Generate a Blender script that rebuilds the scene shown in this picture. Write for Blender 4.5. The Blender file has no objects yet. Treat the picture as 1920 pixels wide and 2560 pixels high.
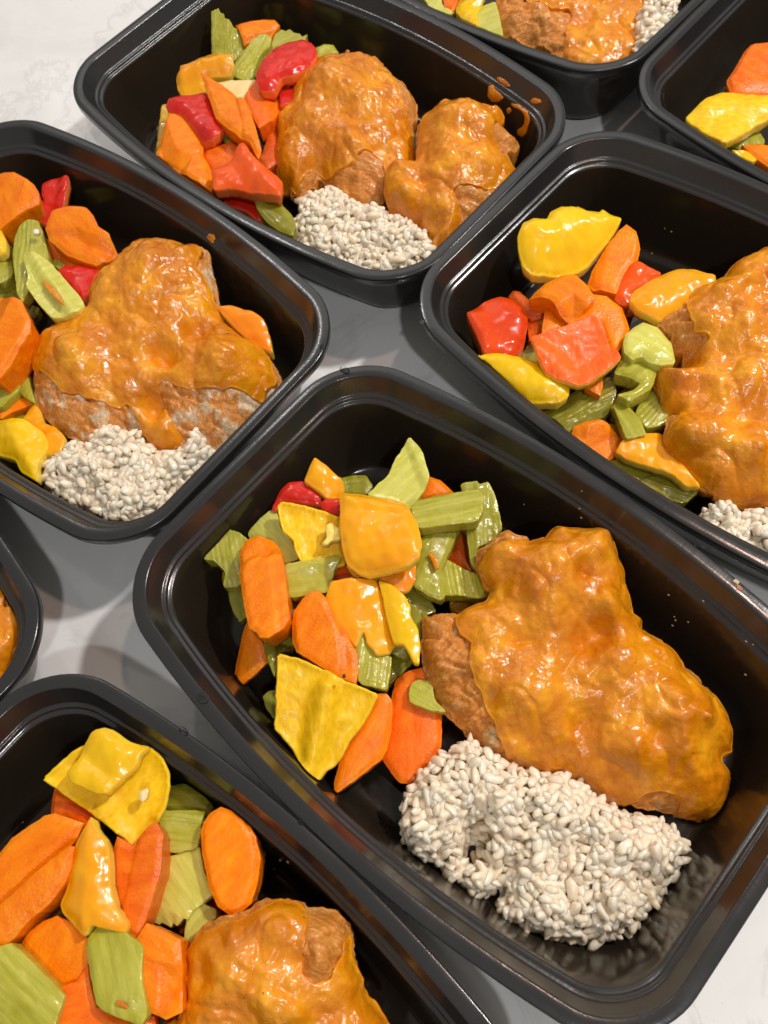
import bpy, math, random
import numpy as np
from mathutils import Vector, Matrix, noise
from mathutils.geometry import delaunay_2d_cdt

# ---------------------------------------------------------------- data (millimetres)
GEO = {"f": 2155.4814, "pitch": 0.4497, "roll": -0.1924, "h": 289.9675, "L": 232.4736, "W": 132.9589, "R": 25.5722, "w": 4.9249, "bL": 13.8096, "bW": 0.303}
BOXN = {"A": "front centre box", "B": "left box", "C": "top centre box", "D": "right box", "E": "bottom left box", "F": "box cut off by the top edge", "G": "box in the top right corner", "H": "box corner at the left edge"}
BOXES = [
 {"b":"A","x":19.75,"y":84.88,"a":-0.8867},
 {"b":"B","x":-124.63,"y":272.17,"a":-0.8561},
 {"b":"C","x":2.67,"y":370.21,"a":-0.8725},
 {"b":"D","x":146.83,"y":187.15,"a":-0.9008},
 {"b":"E","x":-102.28,"y":-20.15,"a":-0.8632},
 {"b":"F","x":127.2,"y":470.96,"a":-0.9039},
 {"b":"G","x":271.93,"y":286.94,"a":-0.8845},
 {"b":"H","x":-246.53,"y":167.08,"a":-0.9159},
]
VEG = [
 {"b":"A","n":"celery_piece","m":"celery","z":29,"g":[-0.017,0.32],"c":[-64.35,142.91],"t":8,"P":[[-73.2,144.4],[-70.96,149.35],[-67.66,152.33],[-64.96,153.45],[-62.37,153.35],[-57.66,150.98],[-54.22,146.78],[-55.37,142.98],[-58.79,140.92],[-60.49,132.38],[-62.5,131.43],[-67.02,131.97],[-67.28,133.16],[-65.63,137.28],[-69.0,141.87],[-72.52,142.95]],"s":1,"l":"hooked ribbed celery end, leftmost vegetable","r":[0.0,-1.0,1.87,0.5],"k":[[-72.9,143.46,-58.79,140.92,2.0,10.0]]},
 {"b":"A","n":"celery_piece","m":"celery_dark","z":19,"g":[-0.087,0.15],"c":[-64.29,127.28],"t":6,"P":[[-67.13,134.75],[-61.01,135.65],[-60.64,121.45],[-64.11,119.43],[-65.89,123.25],[-66.96,129.05]],"s":1,"l":"short celery stub poking out beneath the hooked celery end","r":[0.03,-1.0,1.36,0.3]},
 {"b":"A","n":"celery_piece","m":"celery_pale","z":28,"g":[0.149,0.103],"c":[-45.58,148.35],"t":6,"P":[[-55.26,152.49],[-49.81,156.5],[-44.48,159.55],[-42.34,157.46],[-41.91,150.38],[-37.84,145.36],[-36.36,136.26],[-42.2,135.38],[-46.86,142.88],[-50.13,147.17],[-54.36,148.29]],"s":1,"l":"pale ribbed celery slice behind the upright carrot stick","y":[0.49,-0.87,2.0],"r":[0.49,-0.87,1.53,0.35]},
 {"b":"A","n":"carrot_piece","m":"carrot","z":37,"g":[0.147,-0.164],"c":[-49.91,122.01],"t":14,"P":[[-57.53,139.7],[-54.8,144.81],[-49.97,145.54],[-44.49,142.82],[-42.07,138.35],[-40.94,130.68],[-41.01,106.91],[-43.52,103.8],[-49.02,101.32],[-52.04,102.1],[-53.18,104.46],[-55.7,106.54],[-56.58,113.0],[-58.14,130.43]],"s":1,"l":"tall faceted orange carrot stick standing upright at left","k":[[-51.22,129.5,-51.63,101.72,3.2,9.0],[-53.36,144.92,-51.22,129.5,2.6,7.0],[-44.63,130.71,-43.43,104.72,2.6,7.0]]},
 {"b":"A","n":"carrot_piece","m":"carrot","z":21,"g":[0.215,0.29],"c":[-62.22,103.69],"t":5,"P":[[-59.18,117.96],[-58.4,111.71],[-55.37,107.53],[-54.84,100.15],[-61.16,96.56],[-66.82,94.07],[-69.44,93.83],[-68.12,99.06],[-66.66,102.98],[-62.59,112.32]],"s":1,"l":"thin pointed carrot blade below the upright carrot stick","y":[-0.39,-0.92,2.0]},
 {"b":"A","n":"celery_piece","m":"celery","z":32,"g":[-0.055,0.156],"c":[-30.42,126.32],"t":6,"P":[[-41.33,132.59],[-32.3,132.84],[-20.21,132.28],[-19.96,131.13],[-23.45,127.6],[-25.12,121.97],[-25.92,119.85],[-32.63,119.68],[-41.45,120.16],[-41.79,124.91]],"s":1,"l":"flat horizontal celery strip right of the upright carrot stick","r":[1.0,-0.02,4.42,0.35],"k":[[-41.47,131.7,-20.4,131.2,1.2,4.0]]},
 {"b":"A","n":"celery_piece","m":"celery_dark","z":23,"g":[-0.148,0.081],"c":[-46.03,108.71],"t":6,"P":[[-54.83,107.23],[-46.13,110.02],[-43.47,113.31],[-42.71,120.67],[-39.02,122.77],[-35.6,121.51],[-40.17,114.67],[-43.67,102.36],[-49.79,102.39],[-50.91,97.19],[-52.33,92.98],[-53.66,99.4]],"s":1,"l":"dark celery wedge between the two middle carrots","r":[-0.38,-0.93,1.7,0.35]},
 {"b":"A","n":"carrot_piece","m":"carrot","z":33,"g":[-0.001,0.069],"c":[-30.62,102.95],"t":11,"P":[[-40.92,107.98],[-39.51,111.75],[-35.86,115.56],[-32.85,117.89],[-29.77,117.73],[-27.56,114.81],[-26.25,109.11],[-23.26,103.14],[-19.5,91.86],[-20.24,85.98],[-21.67,81.58],[-28.64,85.9],[-40.76,96.89],[-41.79,100.6]],"s":1,"l":"broad orange carrot chunk in the middle with a black peppercorn fleck","k":[[-32.45,117.63,-32.99,91.03,3.0,11.0],[-26.39,108.23,-20.9,86.11,2.2,8.0]]},
 {"b":"A","n":"celery_piece","m":"celery","z":30,"g":[-0.146,0.053],"c":[-14.73,91.46],"t":6,"P":[[-20.35,95.49],[-17.87,99.1],[-15.27,102.73],[-14.65,101.29],[-15.74,97.44],[-12.71,92.55],[-7.43,90.85],[-8.69,86.24],[-11.2,79.41],[-11.7,78.98],[-20.78,82.55],[-20.29,90.66]],"s":1,"l":"celery spear with a pointed tip right of the middle carrot","r":[-0.28,-0.96,3.06,0.3],"k":[[-15.35,102.29,-21.4,83.93,1.5,4.0]]},
 {"b":"A","n":"pepper_piece","m":"yellow_orange","z":34,"g":[-0.108,0.214],"c":[-15.34,104.96],"t":5,"P":[[-24.32,120.46],[-16.59,119.88],[-8.05,118.83],[-6.87,111.26],[-6.36,102.6],[-4.86,94.73],[-8.08,91.46],[-12.4,91.31],[-15.3,96.38],[-15.79,100.68],[-19.77,95.41],[-22.62,100.91],[-25.89,109.07],[-27.39,115.3]],"s":1,"l":"golden pepper flap with a notched lower edge under the shiny dome","y":[0.04,-1.0,4.0]},
 {"b":"A","n":"pepper_piece","m":"yellow","z":36,"g":[0.044,0.061],"c":[-1.05,100.34],"t":5,"P":[[-6.83,117.86],[-2.48,115.07],[1.76,109.59],[2.61,105.81],[1.95,102.38],[3.7,97.15],[3.45,90.67],[1.8,83.99],[0.36,84.46],[-1.64,91.75],[-5.61,93.45],[-6.29,101.49],[-6.4,110.46]],"s":1,"l":"narrow bright yellow pepper strip touching the sauced chicken","y":[0.13,-0.99,3.0]},
 {"b":"A","n":"pepper_piece","m":"yellow_orange","z":43,"g":[0.101,-0.075],"c":[-3.34,132.4],"t":5,"P":[[-15.12,154.78],[-8.21,152.63],[0.32,148.65],[6.91,144.72],[9.28,140.45],[11.15,132.82],[11.21,124.87],[9.32,119.54],[4.59,117.41],[-4.88,117.93],[-9.99,118.77],[-13.29,120.09],[-17.11,123.98],[-17.74,130.54],[-17.16,139.45]],"s":1,"l":"large shiny orange-yellow pepper dome on top of the pile","y":[0.92,-0.39,7.0],"d":[3,9],"k":[[-14.76,152.12,8.89,140.76,1.8,5.0]]},
 {"b":"A","n":"pepper_piece","m":"yellow_inner","z":37,"g":[-0.096,0.21],"c":[-29.91,142.17],"t":4,"P":[[-40.3,155.61],[-38.72,157.04],[-31.87,154.78],[-23.44,151.16],[-16.5,146.86],[-17.14,138.24],[-17.97,131.12],[-18.8,129.01],[-23.73,128.88],[-31.3,131.42],[-35.05,132.91],[-36.49,137.63],[-36.35,141.24],[-39.69,145.4],[-40.54,150.11]],"s":1,"l":"open yellow-orange pepper cup showing its pale rib","d":[-3,4.5]},
 {"b":"A","n":"pepper_piece","m":"pith","z":39.5,"g":[-0.025,0.047],"c":[-21.42,138.86],"t":3,"P":[[-25.98,135.38],[-23.24,137.53],[-22.73,143.24],[-21.09,143.9],[-18.79,141.29],[-17.17,140.19],[-18.2,136.53],[-21.79,136.47],[-23.77,135.23]],"s":1,"l":"small pale yellow pepper core scrap lying in the open cup","d":[1.5,4]},
 {"b":"A","n":"pepper_piece","m":"red","z":31,"g":[-0.031,0.152],"c":[-33.78,162.11],"t":8,"P":[[-43.99,158.73],[-39.53,165.27],[-35.75,168.34],[-29.65,167.89],[-25.41,164.8],[-23.87,160.35],[-24.97,157.12],[-32.9,159.29],[-39.16,161.45],[-42.54,157.77]],"s":1,"l":"glossy deep red pepper chunk at the upper left of the pile","d":[3,7]},
 {"b":"A","n":"pepper_piece","m":"red","z":33,"g":[0.067,0.134],"c":[-20.41,154.0],"t":6,"P":[[-24.39,156.51],[-21.88,157.39],[-15.55,155.7],[-16.2,149.23],[-20.56,151.22],[-23.87,153.94]],"s":1,"l":"small red pepper corner left of the shiny dome","d":[1.5,5]},
 {"b":"A","n":"pepper_piece","m":"yellow_orange","z":34,"g":[-0.15,0.426],"c":[-20.84,165.18],"t":5,"P":[[-29.02,166.22],[-26.01,170.66],[-23.12,174.44],[-19.15,170.32],[-14.3,164.52],[-14.28,161.46],[-15.39,157.84],[-21.54,158.56],[-24.49,162.21]],"s":1,"l":"golden pepper triangle with raised tip behind the red chunk","y":[-0.5,-0.87,2.0],"d":[1.5,6]},
 {"b":"A","n":"celery_piece","m":"celery_dark","z":24,"g":[0.005,-0.051],"c":[-8.86,166.26],"t":8,"P":[[-14.84,170.5],[-10.11,170.78],[-4.45,169.48],[-2.61,164.09],[-5.88,160.59],[-15.29,162.17]],"s":1,"l":"olive green celery block behind the shiny pepper dome","d":[1,4]},
 {"b":"A","n":"celery_piece","m":"celery_pale","z":34,"g":[-0.146,0.412],"c":[10.68,160.05],"t":6,"P":[[-5.84,155.58],[4.26,161.15],[7.59,165.99],[11.75,170.33],[15.65,174.19],[19.43,169.02],[20.36,159.27],[18.54,155.99],[10.92,148.63],[9.38,147.95],[5.48,151.45]],"s":1,"l":"pale celery triangle sticking up, topmost vegetable","d":[-1,8],"k":[[15.61,174.01,19.35,157.64,1.5,4.0]]},
 {"b":"A","n":"carrot_piece","m":"carrot","z":27,"g":[-0.005,0.252],"c":[22.23,155.51],"t":10,"P":[[14.7,151.97],[18.29,157.9],[20.89,161.2],[24.72,159.04],[29.14,152.98],[25.64,149.88]],"s":1,"l":"carrot top peeking over the horizontal celery stick","d":[2,8]},
 {"b":"A","n":"celery_piece","m":"celery","z":40,"g":[0.006,-0.092],"c":[23.78,139.89],"t":8,"P":[[10.61,143.97],[13.24,145.91],[21.59,146.74],[37.32,145.87],[38.37,142.53],[36.63,136.1],[33.88,132.59],[23.38,133.44],[11.89,134.0],[10.83,137.85]],"s":1,"l":"thick celery stick lying across at upper right","y":[1.0,0.01,2.5],"r":[1.0,0.01,2.21,0.5]},
 {"b":"A","n":"celery_piece","m":"celery","z":31,"g":[-0.031,0.165],"c":[35.78,138.04],"t":6,"P":[[31.94,152.66],[38.45,152.6],[38.94,150.58],[42.75,151.8],[44.14,144.79],[43.82,132.07],[39.56,128.66],[32.09,125.87],[30.76,116.95],[29.08,120.45],[29.9,130.45],[31.42,139.55],[32.12,147.04]],"s":1,"l":"upright broad celery stalk nearest the top of the chicken","r":[-0.12,-0.99,2.38,0.4],"k":[[38.73,149.65,31.02,121.01,1.2,4.0]]},
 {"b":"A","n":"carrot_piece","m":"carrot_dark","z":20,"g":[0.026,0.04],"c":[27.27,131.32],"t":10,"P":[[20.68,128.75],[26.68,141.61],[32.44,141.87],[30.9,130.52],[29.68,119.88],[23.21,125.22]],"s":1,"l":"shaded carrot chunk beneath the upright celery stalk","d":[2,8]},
 {"b":"A","n":"celery_piece","m":"celery","z":31,"g":[-0.143,0.135],"c":[15.74,122.97],"t":7,"P":[[11.14,131.95],[17.67,137.35],[25.89,137.34],[26.03,132.86],[20.6,125.2],[16.84,119.28],[16.22,109.38],[14.81,108.15],[9.68,111.24],[5.65,115.44],[8.69,124.12]],"s":1,"l":"smooth celery oblong with an orange crumb right of the dome","d":[1.5,5],"r":[-0.54,-0.84,5.1,0.4]},
 {"b":"A","n":"celery_piece","m":"celery","z":25,"g":[-0.078,0.062],"c":[24.92,114.81],"t":8,"P":[[16.14,116.37],[18.15,121.73],[20.33,125.2],[26.58,119.31],[33.09,115.8],[34.56,112.22],[32.4,107.91],[29.46,107.67],[22.76,110.05],[15.9,111.71]],"s":1,"l":"ribbed celery chunk tucked against the left of the chicken","y":[-0.04,-1.0,2.0],"r":[-0.04,-1.0,1.7,0.5]},
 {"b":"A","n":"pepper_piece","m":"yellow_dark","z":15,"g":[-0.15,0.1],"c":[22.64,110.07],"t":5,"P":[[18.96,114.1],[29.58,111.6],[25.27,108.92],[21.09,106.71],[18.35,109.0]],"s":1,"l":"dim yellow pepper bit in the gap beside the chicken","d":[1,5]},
 {"b":"A","n":"celery_piece","m":"celery_dark","z":23,"g":[-0.125,0.094],"c":[6.43,109.6],"t":7,"P":[[2.09,115.56],[6.14,117.75],[9.82,113.43],[12.29,106.83],[8.3,105.8],[4.21,100.97],[2.2,106.76]],"s":1,"l":"dark celery piece right of the narrow yellow strip","r":[0.48,-0.88,1.53,0.35]},
 {"b":"A","n":"pepper_piece","m":"orange","z":33,"g":[-0.136,0.095],"c":[-3.9,120.55],"t":4,"P":[[-18.32,127.23],[-12.8,123.35],[-5.01,122.46],[4.79,122.58],[8.39,123.63],[7.29,117.11],[2.09,113.12],[-2.85,114.96],[-7.26,119.75],[-14.93,121.18]],"s":1,"l":"crinkled orange pepper scrap under the dome edge","d":[1.5,5]},
 {"b":"A","n":"pepper_piece","m":"red_orange","z":27,"g":[0.013,-0.066],"c":[-20.46,127.81],"t":5,"P":[[-22.54,130.93],[-18.75,131.62],[-15.33,123.78],[-25.23,124.94]],"s":1,"l":"sliver of red-orange pepper left under the dome"},
 {"b":"A","n":"celery_piece","m":"celery_dark","z":19,"g":[-0.033,-0.078],"c":[-5.45,89.69],"t":6,"P":[[-8.08,92.5],[-2.52,97.57],[-0.14,90.02],[-5.5,85.96],[-10.96,82.44]],"s":1,"l":"dark celery strip leading down between spear and chicken","r":[-0.74,-0.67,1.36,0.4]},
 {"b":"A","n":"pepper_piece","m":"yellow_inner","z":35,"g":[-0.029,0.343],"c":[-36.87,71.42],"t":5,"P":[[-47.0,95.9],[-40.62,93.23],[-31.71,87.57],[-26.66,83.57],[-24.9,81.91],[-21.03,80.45],[-14.4,76.19],[-17.68,72.32],[-22.48,67.0],[-27.36,63.25],[-30.7,58.87],[-34.61,55.75],[-37.28,54.7],[-39.44,52.04],[-41.64,51.29],[-44.97,55.28],[-46.47,58.2],[-46.89,62.46],[-49.71,67.15],[-52.74,71.89],[-50.35,79.56],[-50.26,82.26],[-48.86,87.06]],"s":1,"l":"big bright yellow pepper square folded along a central ridge","d":[-2.6,3.5],"k":[[-31.49,80.14,-43.34,53.1,6.0,8.0],[-27.18,80.94,-34.4,65.24,2.0,9.0]]},
 {"b":"A","n":"carrot_piece","m":"carrot","z":25,"g":[-0.064,0.178],"c":[-21.54,63.4],"t":8,"P":[[-14.81,78.4],[-11.96,77.7],[-10.48,75.38],[-10.96,71.35],[-12.66,65.13],[-15.48,59.18],[-17.69,56.37],[-26.02,51.89],[-31.46,49.3],[-36.58,47.19],[-35.48,51.18],[-31.73,59.61],[-27.52,64.48],[-23.0,68.55],[-17.66,74.56]],"s":1,"l":"pointed carrot wedge beside the folded yellow square","y":[-0.56,-0.83,2.0]},
 {"b":"A","n":"carrot_piece","m":"carrot_red","z":19,"g":[0.064,0.112],"c":[-6.01,65.26],"t":8,"P":[[-10.26,77.72],[-7.59,83.72],[-2.92,85.75],[5.1,86.17],[7.16,77.68],[6.39,68.89],[4.3,58.11],[0.6,53.05],[-3.76,49.71],[-9.77,46.84],[-12.95,47.87],[-14.67,50.43],[-17.73,57.08],[-15.49,61.9],[-13.36,66.07],[-11.64,71.97]],"s":2,"l":"large reddish carrot slab just above the rice","y":[-0.19,-0.98,3.0]},
 {"b":"A","n":"celery_piece","m":"celery","z":25,"g":[-0.07,-0.039],"c":[1.08,75.64],"t":6,"P":[[-3.66,77.02],[-2.68,79.04],[-1.58,80.34],[0.72,81.08],[5.23,79.81],[4.72,72.89],[8.31,67.5],[2.74,69.36],[-4.09,73.78]],"s":1,"l":"small green celery tip between red carrot slab and chicken","r":[0.75,-0.67,1.53,0.4]},
 {"b":"A","n":"celery_piece","m":"celery_dark","z":14,"g":[-0.122,0.115],"c":[-56.55,86.2],"t":6,"P":[[-58.9,88.98],[-56.85,90.41],[-53.93,90.83],[-55.18,81.8],[-55.98,80.19],[-58.47,84.95]],"s":1,"l":"celery stub hidden left of the folded yellow square"},
 {"b":"B","n":"carrot_piece","m":"carrot","z":36,"g":[0.137,0.134],"c":[-148.9,351.12],"t":11,"P":[[-166.73,363.03],[-156.53,364.98],[-151.5,364.91],[-146.87,363.45],[-142.43,359.18],[-137.19,353.48],[-135.73,349.18],[-136.25,343.89],[-142.88,340.79],[-148.64,336.72],[-155.57,333.4],[-167.04,339.72]],"s":1,"l":"carrot chunk at the far left under the box corner","k":[[-146.88,363.24,-156.67,336.14,3.0,14.0]]},
 {"b":"B","n":"pepper_piece","m":"red","z":30,"g":[0.012,0.199],"c":[-133.73,354.77],"t":5,"P":[[-137.3,364.35],[-132.7,365.64],[-127.34,365.54],[-123.33,363.81],[-123.43,359.17],[-126.58,348.65],[-128.63,345.84],[-138.4,342.18],[-141.23,343.47],[-144.54,347.49],[-139.91,351.69],[-136.95,354.97],[-138.4,358.61]],"s":1,"l":"curved red pepper hook behind the carrots","d":[1,5],"k":[[-123.39,363.16,-127.22,348.14,2.5,6.0]]},
 {"b":"B","n":"carrot_piece","m":"carrot","z":36,"g":[-0.093,0.294],"c":[-116.21,319.15],"t":13,"P":[[-130.9,322.12],[-129.22,325.95],[-125.83,331.31],[-121.72,333.69],[-117.45,333.14],[-111.3,330.31],[-108.67,325.6],[-107.24,320.2],[-102.92,316.16],[-101.48,309.06],[-105.64,304.45],[-110.8,302.28],[-115.33,304.59],[-123.34,309.08],[-130.31,317.45]],"s":1,"l":"large many-sided carrot chunk touching the chicken top","k":[[-129.3,325.38,-114.7,325.22,2.8,8.0],[-114.7,325.22,-106.75,319.84,2.8,8.0],[-130.24,318.01,-111.25,302.91,2.0,6.0]]},
 {"b":"B","n":"celery_piece","m":"celery","z":37,"g":[-0.097,0.016],"c":[-141.39,312.5],"t":7,"P":[[-149.12,316.19],[-147.86,326.85],[-145.18,332.32],[-141.38,334.68],[-137.02,333.23],[-134.89,325.5],[-133.35,316.52],[-132.61,309.24],[-137.13,311.39],[-141.92,313.59],[-141.13,299.38],[-141.39,289.81],[-143.98,284.82],[-146.07,289.89],[-147.71,303.93]],"s":1,"l":"upright strongly ribbed celery stalk with a rice crumb on it","y":[-0.09,-1.0,3.0],"r":[-0.07,-1.0,2.21,0.6]},
 {"b":"B","n":"celery_piece","m":"celery_pale","z":42,"g":[-0.114,-0.004],"c":[-129.96,288.1],"t":6,"P":[[-141.21,307.75],[-139.14,308.16],[-134.98,306.11],[-129.27,301.0],[-122.63,289.53],[-115.65,277.56],[-114.61,273.38],[-116.8,269.06],[-122.83,268.0],[-128.33,268.51],[-134.35,277.71],[-139.99,289.39],[-138.87,294.74],[-140.37,301.96]],"s":1,"l":"wet celery trough with an orange sauce streak leaning on the stalk","d":[-0.5,6],"k":[[-136.01,305.55,-118.8,270.02,2.6,6.0]]},
 {"b":"B","n":"pepper_piece","m":"red","z":32,"g":[-0.154,-0.034],"c":[-119.98,297.2],"t":6,"P":[[-129.03,303.79],[-126.06,306.04],[-118.71,305.55],[-110.31,302.71],[-113.55,296.09],[-115.72,287.67],[-117.3,282.53],[-121.89,291.28],[-127.08,299.15]],"s":1,"l":"glossy red pepper piece half under the chicken","d":[2,7]},
 {"b":"B","n":"celery_piece","m":"celery","z":30,"g":[0.139,-0.027],"c":[-130.51,311.26],"t":4,"P":[[-134.74,314.49],[-131.12,314.97],[-126.91,309.21],[-129.29,306.41]],"s":1,"l":"tiny frayed celery scrap above the glossy red piece"},
 {"b":"B","n":"carrot_piece","m":"carrot_red","z":29,"g":[0.116,-0.027],"c":[-130.68,318.84],"t":7,"P":[[-138.28,333.37],[-134.57,328.85],[-124.91,313.77],[-117.86,305.96],[-127.29,309.02],[-135.07,316.0],[-136.96,325.1]],"s":1,"l":"orange carrot edge hidden below the many-sided chunk"},
 {"b":"B","n":"pepper_piece","m":"yellow","z":36,"g":[0.149,0.04],"c":[-156.8,325.78],"t":5,"P":[[-161.62,338.43],[-156.04,334.07],[-152.97,324.97],[-153.28,318.7],[-156.0,317.61],[-160.88,320.86]],"s":1,"l":"yellow pepper tip at the photo edge","d":[1.5,5]},
 {"b":"B","n":"celery_piece","m":"celery","z":30,"g":[-0.14,-0.1],"c":[-157.94,315.96],"t":8,"P":[[-163.53,323.32],[-159.33,324.38],[-156.29,327.26],[-152.84,314.56],[-152.99,308.21],[-158.01,304.58],[-162.54,309.53]],"s":1,"l":"rounded green celery end below the yellow tip","d":[2,7]},
 {"b":"B","n":"celery_piece","m":"celery_dark","z":23,"g":[-0.152,0.146],"c":[-154.65,302.21],"t":6,"P":[[-165.36,309.34],[-161.09,310.18],[-154.13,311.4],[-152.45,302.84],[-150.55,298.8],[-143.85,295.54],[-146.32,289.47],[-156.33,299.42],[-161.45,302.51]],"s":1,"l":"dark wet celery layer beneath the ribbed stalk","r":[0.72,-0.69,2.04,0.4]},
 {"b":"B","n":"carrot_piece","m":"carrot","z":41,"g":[0.075,0.089],"c":[-148.69,265.69],"t":14,"P":[[-164.18,287.25],[-151.98,285.62],[-145.47,281.25],[-140.12,276.61],[-136.18,265.08],[-137.45,260.01],[-146.45,247.08],[-153.02,240.47],[-163.58,247.03]],"s":1,"l":"big carrot chunk with a bright slanted face at left edge","k":[[-139.08,275.08,-147.19,259.12,3.0,10.0],[-147.19,259.12,-159.27,248.21,3.0,10.0]]},
 {"b":"B","n":"celery_piece","m":"celery","z":27,"g":[0.144,0.06],"c":[-147.35,251.78],"t":7,"P":[[-153.77,254.37],[-152.8,257.78],[-144.64,262.63],[-143.85,257.36],[-147.24,259.72],[-145.03,245.44],[-143.01,235.77],[-148.52,241.1]],"s":1,"l":"green celery wedge squeezed against the chicken side","d":[1,5]},
 {"b":"B","n":"celery_piece","m":"celery","z":29,"g":[-0.095,0.118],"c":[-156.1,243.22],"t":6,"P":[[-162.54,247.38],[-157.52,247.18],[-151.4,248.92],[-148.73,245.23],[-151.69,241.62],[-157.9,236.25],[-162.89,235.89]],"s":1,"l":"ribbed celery stick end at left edge above the yellow pepper","r":[0.82,0.57,1.53,0.4]},
 {"b":"B","n":"carrot_piece","m":"carrot","z":24,"g":[-0.04,-0.073],"c":[-154.88,238.83],"t":6,"P":[[-164.07,237.7],[-159.96,238.12],[-154.03,244.1],[-146.68,243.18],[-144.95,238.84],[-154.69,236.34],[-159.7,233.52]],"s":1,"l":"carrot sliver between celery stick end and yellow pepper"},
 {"b":"B","n":"pepper_piece","m":"yellow","z":27,"g":[0.115,0.15],"c":[-149.85,213.59],"t":5,"P":[[-164.28,229.54],[-157.72,228.86],[-145.89,225.83],[-138.3,218.07],[-136.66,211.13],[-140.99,202.66],[-141.72,195.26],[-148.53,201.46],[-150.8,207.92],[-158.63,212.37],[-164.96,216.0]],"s":2,"l":"folded yellow pepper left of the rice mound","d":[1.5,7],"k":[[-151.58,221.67,-143.15,202.17,3.0,10.0]]},
 {"b":"B","n":"pepper_piece","m":"yellow_orange","z":25,"g":[0.085,-0.038],"c":[-139.16,222.72],"t":5,"P":[[-150.06,229.97],[-144.24,237.79],[-142.22,235.92],[-140.51,225.97],[-134.2,221.68],[-130.1,215.61],[-131.75,208.24],[-139.35,208.57],[-140.1,220.9]],"s":1,"l":"shaded golden pepper scrap between the yellow fold and the chicken","d":[1.5,5]},
 {"b":"B","n":"pepper_piece","m":"orange","z":30,"g":[0.057,0.34],"c":[-44.25,253.27],"t":7,"P":[[-55.59,263.84],[-49.74,263.34],[-40.02,257.68],[-36.35,253.21],[-35.31,245.72],[-35.08,238.46],[-42.53,244.25],[-48.63,251.84],[-54.58,260.47]],"s":1,"l":"orange pepper piece right of the chicken against the wall","d":[2,6]},
 {"b":"C","n":"celery_piece","m":"celery","z":31,"g":[-0.122,0.455],"c":[-34.51,454.29],"t":8,"P":[[-44.57,443.97],[-42.56,454.55],[-40.29,465.13],[-36.46,465.46],[-35.72,462.9],[-34.41,462.56],[-34.14,460.15],[-32.01,459.52],[-30.31,455.45],[-27.95,454.68],[-25.43,449.7],[-26.51,444.39],[-33.12,438.56],[-39.45,441.43]],"s":0,"l":"tall ribbed celery stalk with jagged top","y":[-0.12,-0.99,3.0],"r":[-0.15,-0.99,1.53,0.55]},
 {"b":"C","n":"carrot_piece","m":"carrot","z":28,"g":[-0.15,0.29],"c":[-18.69,452.29],"t":9,"P":[[-28.87,457.13],[-23.61,458.52],[-7.43,457.05],[-5.22,453.68],[-11.57,447.73],[-19.17,447.48],[-26.2,444.41],[-27.18,452.13]],"s":1,"l":"carrot slice behind the celery at the back","k":[[-26.17,450.68,-7.74,455.24,2.0,6.0]]},
 {"b":"C","n":"celery_piece","m":"celery","z":35,"g":[0.039,0.279],"c":[-21.86,425.35],"t":8,"P":[[-36.28,417.24],[-34.31,421.48],[-21.56,433.23],[-16.7,435.7],[-13.11,434.52],[-10.74,432.15],[-12.32,428.19],[-17.95,424.84],[-25.49,412.55],[-30.71,412.9]],"s":1,"l":"square cut celery stick lying diagonally","y":[-0.69,-0.72,2.5],"r":[-0.69,-0.72,1.7,0.5]},
 {"b":"C","n":"celery_piece","m":"celery","z":28,"g":[-0.04,0.144],"c":[-1.51,443.88],"t":6,"P":[[-11.79,439.77],[-8.39,447.23],[-4.75,450.11],[-2.8,448.57],[-0.38,449.24],[1.77,446.52],[4.74,444.95],[5.68,442.8],[8.47,444.21],[5.86,438.21],[-4.48,439.13],[-11.99,435.77]],"s":0,"l":"frayed celery end behind the red pepper","r":[0.93,0.37,1.53,0.4]},
 {"b":"C","n":"celery_piece","m":"celery_dark","z":30,"g":[-0.062,-0.034],"c":[-16.95,425.28],"t":7,"P":[[-23.4,414.48],[-18.93,431.63],[-12.66,437.33],[-11.15,431.54],[-18.54,411.5]],"s":1,"l":"narrow celery strip left of the red pepper dome","r":[-0.38,-0.92,1.36,0.4]},
 {"b":"C","n":"pepper_piece","m":"red","z":44,"g":[0.051,-0.073],"c":[-6.4,399.55],"t":5,"P":[[-20.78,395.9],[-15.04,408.5],[-9.8,417.59],[-4.1,418.77],[5.36,415.31],[9.61,410.09],[11.38,401.28],[7.49,393.53],[-2.67,388.78],[-9.22,389.03],[-14.11,382.32],[-19.93,383.62],[-21.49,389.77]],"s":1,"l":"shiny crimson pepper dome against the chicken","y":[0.97,0.23,5.0],"d":[2.5,8]},
 {"b":"C","n":"celery_piece","m":"celery","z":29,"g":[-0.025,0.191],"c":[17.23,424.86],"t":7,"P":[[11.07,428.01],[16.42,429.79],[21.18,428.06],[23.16,422.08],[19.73,419.78],[11.83,421.39]],"s":1,"l":"green celery lump behind the chicken top","d":[2,6]},
 {"b":"C","n":"pepper_piece","m":"yellow_orange","z":36,"g":[0.049,0.209],"c":[-49.52,415.77],"t":5,"P":[[-63.12,416.09],[-60.58,418.98],[-60.35,422.52],[-49.05,424.86],[-42.44,426.93],[-38.71,426.61],[-32.19,419.73],[-32.55,414.09],[-35.98,411.18],[-47.06,412.38],[-49.34,405.19],[-56.79,405.53],[-61.8,405.48],[-63.86,410.59]],"s":1,"l":"curled golden pepper piece at upper left","d":[2,6],"k":[[-58.86,417.79,-33.6,418.69,3.0,9.0]]},
 {"b":"C","n":"celery_piece","m":"cream","z":39,"g":[-0.078,-0.087],"c":[-35.02,397.51],"t":4,"P":[[-46.98,399.5],[-42.56,403.6],[-34.75,404.4],[-21.18,401.98],[-27.79,394.52],[-31.47,385.46],[-40.3,393.16]],"s":1,"l":"cream coloured pith scrap beneath the carrot diamond","d":[1,4]},
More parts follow.
